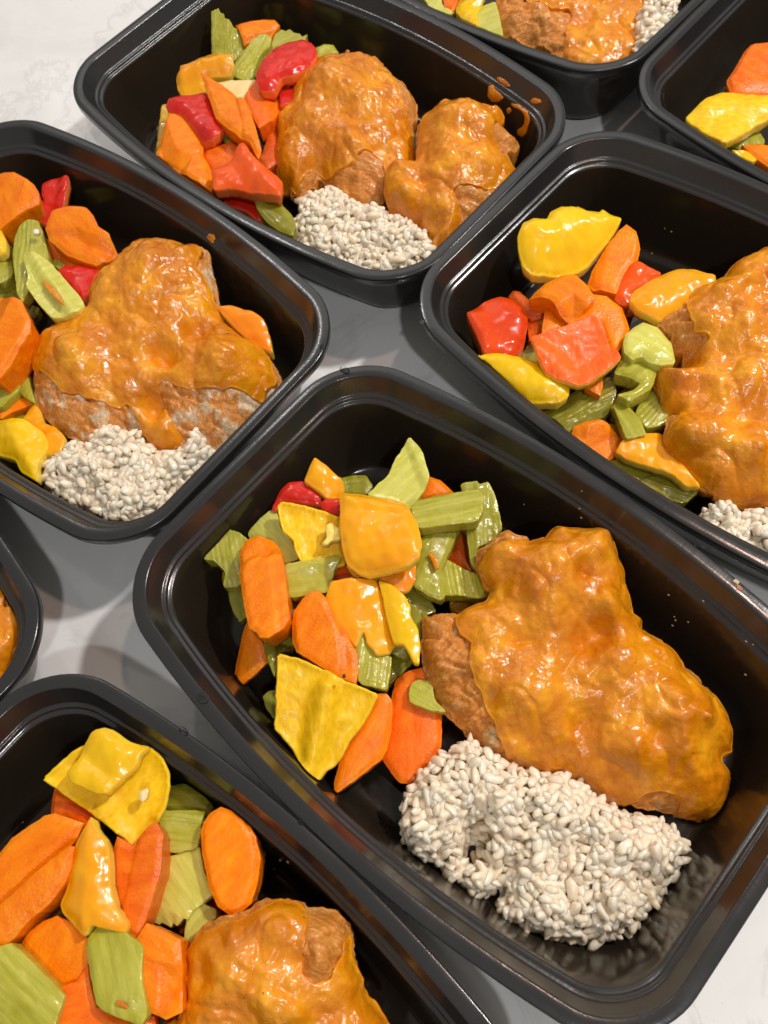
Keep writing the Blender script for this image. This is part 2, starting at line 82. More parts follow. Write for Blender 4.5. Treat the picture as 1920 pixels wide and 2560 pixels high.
 {"b":"C","n":"carrot_piece","m":"carrot","z":44,"g":[0.155,0.125],"c":[-35.55,370.45],"t":6,"P":[[-48.21,400.75],[-42.34,393.0],[-34.81,384.65],[-28.75,375.53],[-26.85,367.5],[-25.55,355.56],[-24.87,345.46],[-26.92,341.82],[-29.31,350.01],[-38.02,360.54],[-44.02,370.14],[-45.29,379.4],[-46.99,390.47]],"s":0,"l":"flat diamond shaped carrot slice on top","k":[[-46.7,397.84,-37.84,361.9,2.0,8.0],[-28.75,375.53,-27.99,350.89,1.8,5.0]]},
 {"b":"C","n":"carrot_piece","m":"carrot_red","z":36,"g":[-0.043,0.016],"c":[-20.3,383.57],"t":9,"P":[[-29.47,389.05],[-22.22,400.42],[-19.28,394.53],[-10.83,390.03],[-11.52,381.63],[-17.39,370.36],[-24.37,365.8],[-27.25,376.71]],"s":1,"l":"carrot chunk right of the carrot diamond","k":[[-22.51,397.86,-23.58,367.6,2.0,8.0]]},
 {"b":"C","n":"pepper_piece","m":"red","z":38,"g":[-0.099,-0.05],"c":[-6.81,386.94],"t":5,"P":[[-11.78,387.65],[-0.47,398.44],[-2.34,390.76],[-7.42,379.5],[-11.98,378.43]],"s":1,"l":"dark red pepper fold beneath the crimson dome","d":[1,5]},
 {"b":"C","n":"pepper_piece","m":"red","z":40,"g":[0.079,0.151],"c":[-54.21,378.19],"t":5,"P":[[-68.63,387.53],[-66.41,391.91],[-60.09,393.52],[-47.94,392.82],[-46.85,387.09],[-44.63,376.31],[-41.68,366.88],[-43.94,363.37],[-47.86,360.82],[-53.12,361.75],[-55.69,369.86],[-60.51,379.92],[-67.34,383.95]],"s":1,"l":"bright red pepper square with white glints at left","d":[2,7],"k":[[-66.07,389.61,-46.81,364.27,3.2,14.0]]},
 {"b":"C","n":"pepper_piece","m":"yellow_dark","z":31,"g":[-0.095,0.023],"c":[-73.12,391.46],"t":4,"P":[[-79.03,371.31],[-76.45,387.78],[-73.75,405.31],[-69.23,406.34],[-69.54,396.88],[-68.6,393.31],[-75.25,379.25]],"s":1,"l":"slim yellow pepper strip standing at the left wall"},
 {"b":"C","n":"carrot_piece","m":"carrot","z":36,"g":[-0.147,0.09],"c":[-62.07,360.18],"t":11,"P":[[-76.73,363.45],[-72.56,372.78],[-67.63,383.76],[-61.89,384.01],[-58.09,376.0],[-53.11,363.46],[-54.44,356.15],[-52.26,350.06],[-51.37,342.7],[-52.92,336.52],[-60.35,341.85],[-68.36,350.89],[-76.51,359.44]],"s":1,"l":"leftmost broad carrot wedge by the rim","k":[[-64.23,383.45,-60.54,362.67,2.4,9.0],[-54.44,356.15,-60.33,342.14,2.0,6.0]]},
 {"b":"C","n":"carrot_piece","m":"carrot_red","z":34,"g":[0.037,0.133],"c":[-45.19,357.05],"t":8,"P":[[-53.84,363.36],[-44.19,364.31],[-39.38,364.71],[-34.65,357.4],[-37.48,352.22],[-46.07,349.62],[-51.45,348.96],[-54.52,355.72]],"s":1,"l":"soft orange carrot piece below the bright red square","d":[1.5,6]},
 {"b":"C","n":"pepper_piece","m":"red_orange","z":40,"g":[0.023,0.015],"c":[-33.3,333.59],"t":6,"P":[[-49.9,341.13],[-40.16,344.52],[-34.81,351.6],[-32.48,351.71],[-28.09,339.46],[-20.36,328.03],[-17.21,322.6],[-19.31,313.1],[-31.32,320.94],[-41.85,327.83],[-50.83,328.58]],"s":1,"l":"red-orange pepper wedge with a raised point","d":[1.5,6],"k":[[-33.77,350.51,-20.71,316.15,3.0,10.0]]},
 {"b":"C","n":"pepper_piece","m":"red","z":31,"g":[-0.001,0.003],"c":[-37.09,325.49],"t":4,"P":[[-47.95,330.85],[-43.19,336.14],[-34.0,335.6],[-32.2,330.91],[-31.94,320.84],[-30.27,312.55],[-33.4,314.86],[-37.73,322.04],[-43.08,325.57]],"s":1,"l":"small red pepper cup near the front rim","d":[-2,6],"k":[[-43.26,335.38,-33.4,330.45,2.0,5.0]]},
 {"b":"C","n":"celery_piece","m":"celery_dark","z":34,"g":[-0.006,0.059],"c":[-23.6,311.6],"t":7,"P":[[-32.59,327.6],[-26.56,323.24],[-20.55,317.48],[-16.06,309.3],[-15.18,302.09],[-17.36,296.79],[-23.72,302.04],[-28.46,308.33],[-31.81,317.34]],"s":1,"l":"green celery slice between pepper and rice","d":[1.5,6],"r":[0.46,-0.89,3.4,0.35]},
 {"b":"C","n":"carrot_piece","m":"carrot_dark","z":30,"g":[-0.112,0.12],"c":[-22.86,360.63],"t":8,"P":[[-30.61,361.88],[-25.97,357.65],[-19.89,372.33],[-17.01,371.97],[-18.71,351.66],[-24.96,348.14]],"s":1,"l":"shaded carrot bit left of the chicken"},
 {"b":"D","n":"pepper_piece","m":"yellow","z":38,"g":[-0.154,0.314],"c":[103.0,260.94],"t":5,"P":[[80.07,259.06],[84.07,265.05],[88.57,266.27],[94.81,265.75],[97.67,269.78],[102.64,271.84],[109.39,270.87],[110.07,271.46],[113.78,269.01],[119.14,266.64],[120.59,268.14],[124.19,265.15],[128.34,263.52],[125.48,259.47],[118.38,252.61],[105.63,244.23],[95.63,242.3],[83.52,244.43],[80.17,248.06],[79.41,253.87]],"s":1,"l":"bulging clear yellow pepper half at the back","d":[5,13],"k":[[83.35,261.94,124.95,261.66,5.0,20.0]]},
 {"b":"D","n":"carrot_piece","m":"carrot","z":32,"g":[0.033,0.157],"c":[121.51,244.6],"t":10,"P":[[107.21,237.79],[110.87,243.93],[116.53,249.65],[126.09,258.06],[129.81,260.15],[132.81,255.77],[132.57,248.05],[130.42,243.25],[125.48,240.34],[121.09,235.57],[116.63,228.54],[108.16,233.48]],"s":1,"l":"tall carrot wedge right of the yellow pepper half","k":[[129.65,259.58,115.96,229.85,3.0,9.0]]},
 {"b":"D","n":"pepper_piece","m":"red_orange","z":31,"g":[0.159,0.156],"c":[126.23,233.63],"t":6,"P":[[116.7,229.56],[123.46,240.67],[128.21,245.17],[132.02,242.43],[138.86,234.45],[131.88,230.8],[125.07,229.64],[121.4,223.39],[118.13,226.2]],"s":1,"l":"red-edged pepper chunk behind the orange-yellow strip","d":[2,7]},
 {"b":"D","n":"pepper_piece","m":"yellow_orange","z":38,"g":[-0.039,0.08],"c":[136.95,220.66],"t":5,"P":[[118.49,218.5],[121.57,223.21],[129.27,227.05],[137.36,230.26],[143.75,231.15],[150.19,228.88],[157.22,223.84],[156.4,219.8],[145.71,214.82],[133.87,208.99],[128.57,207.96],[121.17,213.27]],"s":1,"l":"orange-yellow pepper strip running under the chicken","y":[0.97,0.23,4.0],"d":[1.5,6]},
 {"b":"D","n":"carrot_piece","m":"carrot","z":38,"g":[0.036,0.074],"c":[92.79,227.55],"t":11,"P":[[78.75,230.84],[87.58,237.03],[94.08,238.63],[99.42,235.75],[102.78,229.4],[104.58,222.33],[100.09,219.34],[92.25,216.05],[89.23,219.77],[86.71,226.37],[85.15,227.37]],"s":0,"l":"crisp box-cut carrot chunk in the middle of the pile","k":[[86.48,226.67,97.81,231.54,2.6,7.0],[97.81,231.54,104.4,222.38,2.6,7.0]]},
 {"b":"D","n":"pepper_piece","m":"red_orange2","z":32,"g":[-0.145,0.083],"c":[64.43,223.51],"t":9,"P":[[51.36,231.21],[60.11,236.81],[67.97,239.43],[71.78,237.88],[75.57,231.95],[77.45,226.9],[74.66,218.89],[71.8,212.19],[66.84,208.51],[60.94,209.24],[54.13,210.32],[53.56,216.76],[51.88,225.19]],"s":1,"l":"shiny red-orange pepper block at the far left","d":[3,7],"k":[[52.64,228.66,54.51,212.0,2.5,8.0]]},
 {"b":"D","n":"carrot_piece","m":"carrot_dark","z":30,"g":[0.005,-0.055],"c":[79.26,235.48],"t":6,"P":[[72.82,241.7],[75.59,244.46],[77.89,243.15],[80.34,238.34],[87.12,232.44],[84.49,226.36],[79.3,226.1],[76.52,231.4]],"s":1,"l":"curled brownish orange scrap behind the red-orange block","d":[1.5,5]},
 {"b":"D","n":"carrot_piece","m":"carrot_red","z":28,"g":[0.03,-0.049],"c":[81.47,224.97],"t":8,"P":[[78.25,230.19],[86.36,232.67],[85.99,225.36],[80.3,219.24],[76.46,217.4]],"s":1,"l":"carrot side showing between block and triangle"},
 {"b":"D","n":"carrot_piece","m":"carrot","z":35,"g":[-0.127,0.04],"c":[85.78,220.02],"t":6,"P":[[80.42,214.88],[84.91,226.43],[87.09,226.13],[91.81,217.65],[84.7,215.0]],"s":0,"l":"small triangular carrot tip"},
 {"b":"D","n":"carrot_piece","m":"carrot","z":36,"g":[-0.062,0.137],"c":[107.49,213.47],"t":10,"P":[[91.73,216.02],[100.21,219.6],[105.91,227.72],[111.02,225.91],[116.26,219.07],[116.45,208.91],[113.06,203.96],[108.81,199.42],[106.13,200.55],[105.52,213.06]],"s":1,"l":"round carrot slice right of the box-cut chunk","d":[1,6]},
 {"b":"D","n":"pepper_piece","m":"orange_inner","z":41,"g":[-0.094,0.258],"c":[90.78,198.06],"t":4,"P":[[72.93,207.73],[79.61,208.29],[92.06,211.07],[100.59,213.62],[103.51,209.47],[104.14,198.35],[106.4,197.53],[107.13,191.97],[100.0,187.85],[91.17,183.72],[86.27,183.55],[78.72,188.34],[75.57,191.34],[73.44,198.73]],"s":1,"l":"large orange pepper sheet with wet inner face, frontmost on the pile","d":[-1,8],"k":[[75.06,201.47,87.35,183.98,2.0,7.0],[87.35,183.98,106.94,191.99,2.0,7.0]]},
 {"b":"D","n":"carrot_piece","m":"carrot","z":30,"g":[-0.121,0.067],"c":[97.37,187.57],"t":6,"P":[[91.97,187.69],[100.6,192.09],[99.66,187.7],[97.28,182.79]],"s":0,"l":"carrot tip showing under the orange pepper sheet"},
 {"b":"D","n":"pepper_piece","m":"yellow","z":34,"g":[-0.031,0.141],"c":[67.68,193.75],"t":5,"P":[[49.71,206.44],[53.36,207.26],[60.11,206.49],[72.94,202.14],[79.21,195.51],[85.15,187.93],[82.86,182.02],[78.82,180.27],[71.94,181.91],[65.66,184.07],[59.51,191.08],[53.52,199.2]],"s":1,"l":"yellow pepper boat lying at the rim","y":[0.77,-0.64,5.0],"d":[3,8]},
 {"b":"D","n":"celery_piece","m":"celery_pale","z":37,"g":[-0.107,0.048],"c":[118.85,196.76],"t":8,"P":[[110.57,199.37],[112.85,203.67],[117.21,206.52],[121.81,208.42],[126.82,205.06],[130.11,196.38],[128.74,186.84],[122.18,187.06],[118.82,188.94],[115.97,192.56],[111.7,191.51],[109.68,194.67]],"s":1,"l":"pale curled celery arch left of the chicken","d":[2.5,7]},
 {"b":"D","n":"celery_piece","m":"celery","z":32,"g":[-0.018,-0.02],"c":[111.58,184.36],"t":8,"P":[[104.59,189.68],[110.38,196.83],[119.0,192.68],[121.81,186.99],[117.34,179.71],[111.16,177.01],[106.81,175.43],[102.65,179.25],[110.19,180.14],[113.95,182.83],[109.49,187.38]],"s":1,"l":"hooked green celery below the pale arch","d":[2.5,7]},
 {"b":"D","n":"celery_piece","m":"celery_dark","z":23,"g":[0.062,0.018],"c":[90.57,182.83],"t":8,"P":[[73.1,183.13],[86.65,189.43],[95.56,192.93],[105.73,193.72],[105.32,184.4],[99.07,176.59],[89.52,174.55],[81.92,171.67],[77.96,178.97]],"s":1,"l":"long glistening celery stalk under the pepper sheet","y":[0.96,0.3,4.0],"r":[0.96,0.3,2.04,0.5]},
 {"b":"D","n":"celery_piece","m":"celery","z":28,"g":[-0.099,-0.092],"c":[105.59,169.06],"t":6,"P":[[101.57,177.97],[105.02,179.46],[108.41,174.56],[110.27,168.19],[110.14,161.33],[105.92,160.9],[101.71,160.48],[101.73,169.7]],"s":1,"l":"pointed celery spear above the front carrot disc","r":[0.19,-0.98,1.7,0.4]},
 {"b":"D","n":"celery_piece","m":"celery","z":24,"g":[0.093,-0.012],"c":[119.63,173.73],"t":8,"P":[[110.55,175.3],[124.64,187.02],[124.25,175.03],[125.33,172.39],[120.53,166.29],[112.43,166.32]],"s":1,"l":"celery piece between spear and chicken","y":[0.85,0.52,2.5],"r":[0.85,0.52,1.87,0.5]},
 {"b":"D","n":"carrot_piece","m":"carrot","z":26,"g":[0.042,0.073],"c":[92.11,166.27],"t":9,"P":[[81.91,168.78],[83.99,173.04],[88.8,173.62],[95.03,173.41],[97.92,171.62],[101.95,165.45],[101.4,162.16],[99.75,159.36],[92.52,155.59],[87.89,159.54],[82.02,166.27]],"s":1,"l":"flat carrot disc closest to the front rim","k":[[82.79,165.55,90.17,157.41,-1.5,6.0],[90.17,157.41,100.62,160.75,-2.5,9.0]]},
 {"b":"D","n":"pepper_piece","m":"yellow_orange","z":25,"g":[-0.097,-0.06],"c":[111.8,151.25],"t":5,"P":[[96.65,157.13],[100.94,161.53],[108.5,163.69],[118.08,162.84],[117.92,155.13],[120.93,145.58],[124.85,135.01],[119.82,136.97],[115.3,143.23],[106.7,149.18],[100.34,153.43]],"s":1,"l":"orange-yellow pepper strip under the front of the chicken","y":[0.75,-0.66,4.0]},
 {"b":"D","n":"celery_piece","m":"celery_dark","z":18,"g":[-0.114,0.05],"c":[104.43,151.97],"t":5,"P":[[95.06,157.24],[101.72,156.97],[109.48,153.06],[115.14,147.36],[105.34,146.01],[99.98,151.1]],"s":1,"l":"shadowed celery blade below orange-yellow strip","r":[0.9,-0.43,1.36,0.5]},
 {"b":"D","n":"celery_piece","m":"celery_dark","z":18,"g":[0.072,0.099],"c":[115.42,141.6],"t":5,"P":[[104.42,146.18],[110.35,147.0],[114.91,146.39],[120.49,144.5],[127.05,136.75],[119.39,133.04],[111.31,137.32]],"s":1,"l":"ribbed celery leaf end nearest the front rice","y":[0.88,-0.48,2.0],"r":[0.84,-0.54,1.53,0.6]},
 {"b":"D","n":"carrot_piece","m":"carrot_red","z":20,"g":[-0.014,0.135],"c":[79.51,176.5],"t":5,"P":[[76.3,181.2],[78.77,180.7],[83.39,173.01],[81.17,171.34],[77.95,176.25]],"s":1,"l":"thin carrot splinter at the rim"},
 {"b":"D","n":"celery_piece","m":"celery_dark","z":24,"g":[0.01,0.016],"c":[74.67,211.12],"t":7,"P":[[71.2,212.41],[78.39,220.65],[78.15,209.5],[74.16,203.75],[71.46,209.27]],"s":1,"l":"celery glimpse under the yellow boat"},
 {"b":"E","n":"pepper_piece","m":"yellow_inner","z":39,"g":[0.036,0.221],"c":[-108.22,61.26],"t":4.5,"P":[[-134.56,68.66],[-123.27,75.35],[-118.94,76.92],[-116.41,77.14],[-100.64,73.76],[-95.5,72.01],[-91.52,67.82],[-89.97,62.59],[-90.42,57.77],[-92.84,51.88],[-96.28,47.32],[-102.64,41.87],[-104.38,40.84],[-110.1,46.9],[-117.43,53.8],[-124.89,60.42],[-129.79,64.73]],"s":1,"l":"wide open yellow pepper shell with a seed on its inside","d":[-3,5],"k":[[-115.51,59.81,-108.29,45.1,1.5,7.0]]},
 {"b":"E","n":"pepper_piece","m":"yellow","z":44,"g":[-0.03,-0.064],"c":[-110.58,69.14],"t":4,"P":[[-122.25,67.59],[-120.6,69.25],[-118.63,71.26],[-116.64,75.7],[-113.82,79.23],[-111.79,80.07],[-108.95,79.95],[-106.13,78.6],[-100.18,73.21],[-94.61,71.16],[-97.88,68.98],[-98.77,65.59],[-105.59,61.01],[-108.76,58.06],[-111.89,58.63],[-115.02,60.36],[-118.17,62.48],[-120.54,63.69]],"s":1,"l":"curled yellow pepper lip folded over the open shell","d":[1.5,7],"k":[[-110.17,79.77,-104.65,70.24,3.0,10.0],[-120.17,66.03,-110.31,59.95,1.5,8.0]]},
 {"b":"E","n":"carrot_piece","m":"carrot_red","z":31,"g":[0.065,0.123],"c":[-127.79,57.62],"t":8,"P":[[-133.15,66.34],[-123.59,59.44],[-116.83,53.92],[-121.76,49.89],[-129.78,55.6],[-135.27,55.86],[-134.13,62.22]],"s":1,"l":"red-orange carrot chunk just under the open yellow shell","d":[1.5,7]},
 {"b":"E","n":"carrot_piece","m":"carrot","z":38,"g":[0.079,0.03],"c":[-138.91,42.73],"t":12,"P":[[-156.68,39.18],[-149.32,44.02],[-142.72,50.18],[-136.06,53.04],[-131.05,55.1],[-127.73,54.99],[-118.38,50.42],[-120.99,45.73],[-134.62,36.98],[-144.37,30.9],[-149.2,27.54],[-156.41,24.28]],"s":0,"l":"long carrot wedge with pale speckled top edge","k":[[-128.15,54.54,-152.57,39.16,3.0,13.0]]},
 {"b":"E","n":"carrot_piece","m":"carrot","z":43,"g":[-0.12,0.219],"c":[-133.96,30.17],"t":9,"P":[[-151.66,24.2],[-145.7,27.58],[-141.15,30.56],[-130.36,37.72],[-120.3,43.06],[-118.99,42.83],[-120.58,36.74],[-122.8,32.92],[-128.45,27.31],[-134.54,23.92],[-142.24,17.68],[-150.78,17.32]],"s":1,"l":"second long carrot wedge lying below the speckled one","k":[[-120.01,42.3,-147.67,20.8,3.5,14.0]]},
 {"b":"E","n":"pepper_piece","m":"yellow_orange","z":44,"g":[0.004,-0.061],"c":[-113.77,30.11],"t":6,"P":[[-125.27,26.71],[-122.16,32.75],[-119.54,42.99],[-115.25,48.82],[-114.06,51.36],[-113.13,48.06],[-109.81,43.4],[-108.32,38.06],[-108.43,30.29],[-106.89,22.44],[-103.7,17.16],[-104.06,14.44],[-107.88,16.43],[-113.81,18.8],[-116.19,15.89],[-121.29,20.78],[-124.33,24.02]],"s":1,"l":"tall golden pepper wedge in the middle with a bright glint","d":[2,7],"k":[[-113.67,50.02,-112.31,20.01,5.0,15.0]]},
 {"b":"E","n":"carrot_piece","m":"carrot_red","z":38,"g":[0.035,-0.061],"c":[-101.54,31.62],"t":11,"P":[[-110.81,37.81],[-108.15,44.48],[-103.03,40.41],[-96.84,45.97],[-94.41,46.41],[-92.43,42.15],[-93.88,30.74],[-97.77,20.9],[-101.08,13.64],[-103.38,13.03],[-106.68,19.03],[-110.05,25.16]],"s":1,"l":"tall carrot stick right of the golden wedge","k":[[-94.57,42.55,-102.59,14.24,2.5,8.0],[-107.42,40.48,-105.47,21.57,2.0,7.0]]},
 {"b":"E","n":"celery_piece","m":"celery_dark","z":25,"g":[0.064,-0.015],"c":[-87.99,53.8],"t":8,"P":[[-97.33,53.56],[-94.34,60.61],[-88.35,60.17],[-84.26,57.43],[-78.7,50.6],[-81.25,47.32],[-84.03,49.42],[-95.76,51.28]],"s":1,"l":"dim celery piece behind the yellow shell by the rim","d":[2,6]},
 {"b":"E","n":"celery_piece","m":"celery","z":31,"g":[-0.079,-0.082],"c":[-89.06,44.32],"t":8,"P":[[-96.63,49.57],[-95.37,51.53],[-88.23,50.42],[-80.49,48.81],[-82.23,46.24],[-82.69,40.95],[-84.15,37.43],[-91.19,37.18],[-95.04,38.46],[-94.49,42.66]],"s":1,"l":"wet ribbed celery block right of the yellow shell","y":[0.97,-0.24,2.5],"r":[0.96,-0.27,1.87,0.5]},
 {"b":"E","n":"celery_piece","m":"celery_pale","z":30,"g":[0.064,-0.026],"c":[-92.41,21.57],"t":6,"P":[[-102.58,18.18],[-99.15,22.68],[-96.98,33.18],[-93.94,36.34],[-83.64,37.41],[-82.64,29.09],[-80.15,22.14],[-84.15,19.87],[-87.44,18.33],[-89.33,16.13],[-90.72,16.8],[-92.82,14.86],[-94.33,16.17],[-94.96,14.75],[-97.86,16.79],[-98.69,16.23],[-101.8,17.76]],"s":0,"l":"pale celery with a frayed hairy lower end","d":[1,6]},
 {"b":"E","n":"carrot_piece","m":"carrot","z":38,"g":[-0.005,0.086],"c":[-71.86,31.87],"t":13,"P":[[-80.32,41.31],[-79.01,44.01],[-76.81,46.2],[-73.09,47.68],[-68.61,45.45],[-65.06,42.21],[-62.63,36.65],[-62.02,29.33],[-63.58,23.24],[-66.69,16.82],[-69.96,14.98],[-73.11,14.03],[-77.23,17.85],[-79.25,23.78],[-80.48,33.94]],"s":1,"l":"oval flat-cut carrot slice by itself at the right","d":[0.8,3]},
 {"b":"E","n":"celery_piece","m":"celery_pale","z":28,"g":[-0.033,-0.052],"c":[-86.35,14.52],"t":6,"P":[[-91.4,9.39],[-89.93,17.52],[-86.46,20.82],[-80.45,17.41],[-80.24,15.1],[-85.8,12.92],[-90.15,8.48]],"s":1,"l":"small grey-green celery bit above the chicken"},
 {"b":"E","n":"carrot_piece","m":"carrot","z":42,"g":[0.16,0.174],"c":[-128.58,13.84],"t":11,"P":[[-141.26,16.62],[-137.55,20.37],[-132.46,22.87],[-127.55,23.5],[-119.93,19.0],[-116.66,13.44],[-116.98,10.19],[-121.01,3.67],[-129.39,2.62],[-132.28,6.03],[-139.69,13.68]],"s":0,"l":"carrot disc with polygon edge below the long wedges"},
 {"b":"E","n":"celery_piece","m":"celery","z":47,"g":[0.151,-0.06],"c":[-107.25,5.24],"t":7,"P":[[-116.29,15.05],[-112.41,19.16],[-105.78,16.08],[-98.67,10.28],[-99.51,0.4],[-97.21,-8.65],[-98.76,-10.99],[-112.96,-4.14],[-115.21,4.84],[-116.13,10.77]],"s":1,"l":"smooth green celery diamond on top with an orange speck","y":[0.22,-0.97,2.0],"k":[[-115.58,12.63,-112.95,-3.65,2.0,6.0],[-112.2,-3.77,-98.15,-10.19,2.0,6.0]]},
 {"b":"E","n":"carrot_piece","m":"carrot","z":42,"g":[-0.146,-0.067],"c":[-94.08,2.12],"t":12,"P":[[-101.67,11.8],[-97.85,16.26],[-92.96,13.25],[-87.98,9.71],[-87.92,2.5],[-89.35,-3.62],[-89.65,-9.92],[-93.93,-10.75],[-98.59,-7.27],[-100.8,-0.63]],"s":0,"l":"blocky carrot chunk against the chicken side","k":[[-98.68,12.26,-88.19,8.43,2.5,8.0],[-97.36,9.39,-99.24,-6.23,2.0,6.0]]},
 {"b":"E","n":"celery_piece","m":"celery","z":47,"g":[0.005,0.135],"c":[-136.63,5.2],"t":8,"P":[[-148.28,17.07],[-143.12,17.48],[-140.16,17.89],[-133.9,11.33],[-124.27,0.61],[-126.64,-5.75],[-127.31,-10.58],[-149.21,-6.9]],"s":0,"l":"wide deeply grooved celery stalk in the bottom left corner","y":[0.69,-0.73,4.0],"r":[0.67,-0.74,3.74,0.7]},
 {"b":"E","n":"carrot_piece","m":"carrot_red","z":40,"g":[0.023,0.035],"c":[-116.44,-3.86],"t":10,"P":[[-130.43,-4.72],[-127.75,2.8],[-121.53,3.81],[-118.03,7.65],[-117.38,1.56],[-115.55,-4.24],[-106.28,-9.18],[-99.03,-9.63],[-98.03,-15.99],[-130.41,-10.66]],"s":1,"l":"carrot piece along the bottom edge under the celery diamond","k":[[-124.93,2.32,-118.05,-11.46,2.0,12.0]]},
 {"b":"F","n":"celery_piece","m":"celery_pale","z":34,"g":[0.12,0.124],"c":[81.67,439.27],"t":7,"P":[[72.87,452.03],[83.55,447.59],[82.79,437.83],[88.08,429.86],[86.11,429.5],[76.6,438.69]],"s":1,"l":"celery at far left of the visible strip"},
 {"b":"F","n":"pepper_piece","m":"yellow","z":38,"g":[0.136,-0.098],"c":[96.36,426.23],"t":5,"P":[[87.23,422.75],[92.31,434.83],[96.79,443.85],[107.87,437.01],[103.12,427.14],[97.81,420.08],[95.95,407.42],[89.73,417.01]],"s":1,"l":"yellow pepper strip in front of the celery","d":[1.5,5],"k":[[90.13,424.65,105.37,431.54,2.5,8.0]]},
 {"b":"F","n":"celery_piece","m":"celery_pale","z":38,"g":[0.126,-0.094],"c":[102.59,413.97],"t":8,"P":[[96.66,421.5],[99.06,425.54],[109.37,427.08],[108.43,415.23],[106.23,395.83],[102.11,401.32],[96.18,411.57]],"s":1,"l":"pale ribbed celery block left of the chicken","r":[1.0,0.03,2.04,0.4]},
 {"b":"F","n":"carrot_piece","m":"carrot_red","z":35,"g":[-0.091,0.138],"c":[88.97,439.77],"t":8,"P":[[84.81,447.39],[96.3,447.49],[92.03,436.51],[87.78,431.39],[83.95,435.98]],"s":1,"l":"carrot bit between celery and yellow strip"},
 {"b":"G","n":"carrot_piece","m":"carrot_red","z":38,"g":[-0.046,0.173],"c":[217.34,341.01],"t":12,"P":[[202.79,337.23],[208.09,342.43],[216.32,352.03],[220.89,355.39],[228.83,354.91],[239.27,350.59],[229.45,320.79],[207.98,325.41],[202.38,329.55]],"s":1,"l":"salmon orange carrot chunk above the yellow pepper","d":[2.5,9]},
 {"b":"G","n":"pepper_piece","m":"yellow_inner","z":36,"g":[-0.065,-0.049],"c":[201.76,316.01],"t":5,"P":[[175.0,317.35],[187.7,326.18],[197.57,331.1],[203.37,331.1],[208.44,326.13],[219.46,325.0],[229.43,320.76],[218.25,310.21],[212.89,308.46],[205.32,306.2],[198.04,301.91],[187.35,297.27],[180.79,306.88]],"s":1,"l":"twisted bright yellow pepper ring segment","d":[1.5,7],"k":[[188.67,322.5,220.47,315.73,3.0,14.0]]},
 {"b":"G","n":"celery_piece","m":"celery","z":28,"g":[0.025,0.081],"c":[204.69,306.52],"t":7,"P":[[195.11,308.29],[203.94,311.24],[210.66,314.5],[212.09,303.87],[207.53,298.66],[198.8,302.5]],"s":1,"l":"green celery bit under the yellow ring segment","d":[1.5,6]},
 {"b":"G","n":"carrot_piece","m":"carrot","z":28,"g":[0.109,0.104],"c":[210.66,290.84],"t":9,"P":[[199.36,301.19],[211.4,298.59],[224.84,293.53],[218.23,274.03],[207.06,285.34],[202.99,292.26]],"s":1,"l":"carrot edge at the front rim","k":[[200.91,299.24,207.26,285.95,2.0,9.0]]},
 {"b":"G","n":"pepper_piece","m":"yellow","z":31,"g":[-0.08,0.146],"c":[198.76,294.47],"t":4,"P":[[192.49,298.51],[199.32,297.85],[203.07,291.31],[200.21,290.17]],"s":1,"l":"small yellow pepper corner by the rim"},
 {"b":"E","n":"pepper_seed","m":"cream","z":42.5,"g":[0.021,-0.047],"c":[-97.73,56.05],"t":1.5,"P":[[-99.31,56.47],[-98.08,57.38],[-96.38,57.71],[-96.29,57.04],[-96.88,55.05],[-98.0,53.93],[-99.17,54.73]],"s":1,"l":"flat cream seed on the inside of the open yellow shell","d":[1,2.5]},
 {"b":"A","n":"sauce_smear","m":"sauce","z":35,"g":[-0.028,0.003],"c":[14.98,122.13],"t":1.5,"P":[[13.11,125.39],[15.01,125.98],[16.5,122.29],[16.28,118.98],[14.81,118.32],[14.18,121.79]],"s":1,"l":"orange sauce crumb on the smooth celery oblong","d":[0.8,2]},
 {"b":"E","n":"sauce_smear","m":"sauce","z":51,"g":[0.07,0.09],"c":[-104.5,-4.53],"t":1,"P":[[-106.35,-3.21],[-104.21,-3.56],[-102.55,-5.37],[-103.32,-6.04],[-106.08,-4.48]],"s":1,"l":"orange sauce speck on the celery diamond","d":[0.6,2]},
 {"b":"B","n":"sauce_smear","m":"sauce","z":45,"g":[0.018,-0.057],"c":[-126.54,280.27],"t":1,"P":[[-131.97,290.47],[-129.19,286.82],[-125.89,282.35],[-122.04,274.28],[-121.47,270.67],[-124.15,274.16],[-127.42,279.25],[-130.2,284.25]],"s":1,"l":"orange sauce streak in the wet celery trough","d":[0.6,2.5]},
 {"b":"A","n":"sauce_smear","m":"fleck","z":46,"g":[-0.145,-0.02],"c":[-24.45,81.88],"t":0.8,"P":[[-24.97,82.27],[-24.19,82.64],[-23.74,81.9],[-24.33,81.17],[-25.01,81.44]],"s":1,"l":"black peppercorn fleck on the middle carrot chunk","d":[0.5,1]},
 {"b":"B","n":"sauce_smear","m":"rice","z":43,"g":[-0.145,-0.084],"c":[-135.16,320.12],"t":1.4,"P":[[-136.65,320.68],[-135.67,322.16],[-133.81,321.12],[-133.48,319.25],[-135.01,318.49],[-136.32,319.05]],"s":1,"l":"white rice crumb on the upright celery stalk","d":[0.7,1.5]},
]
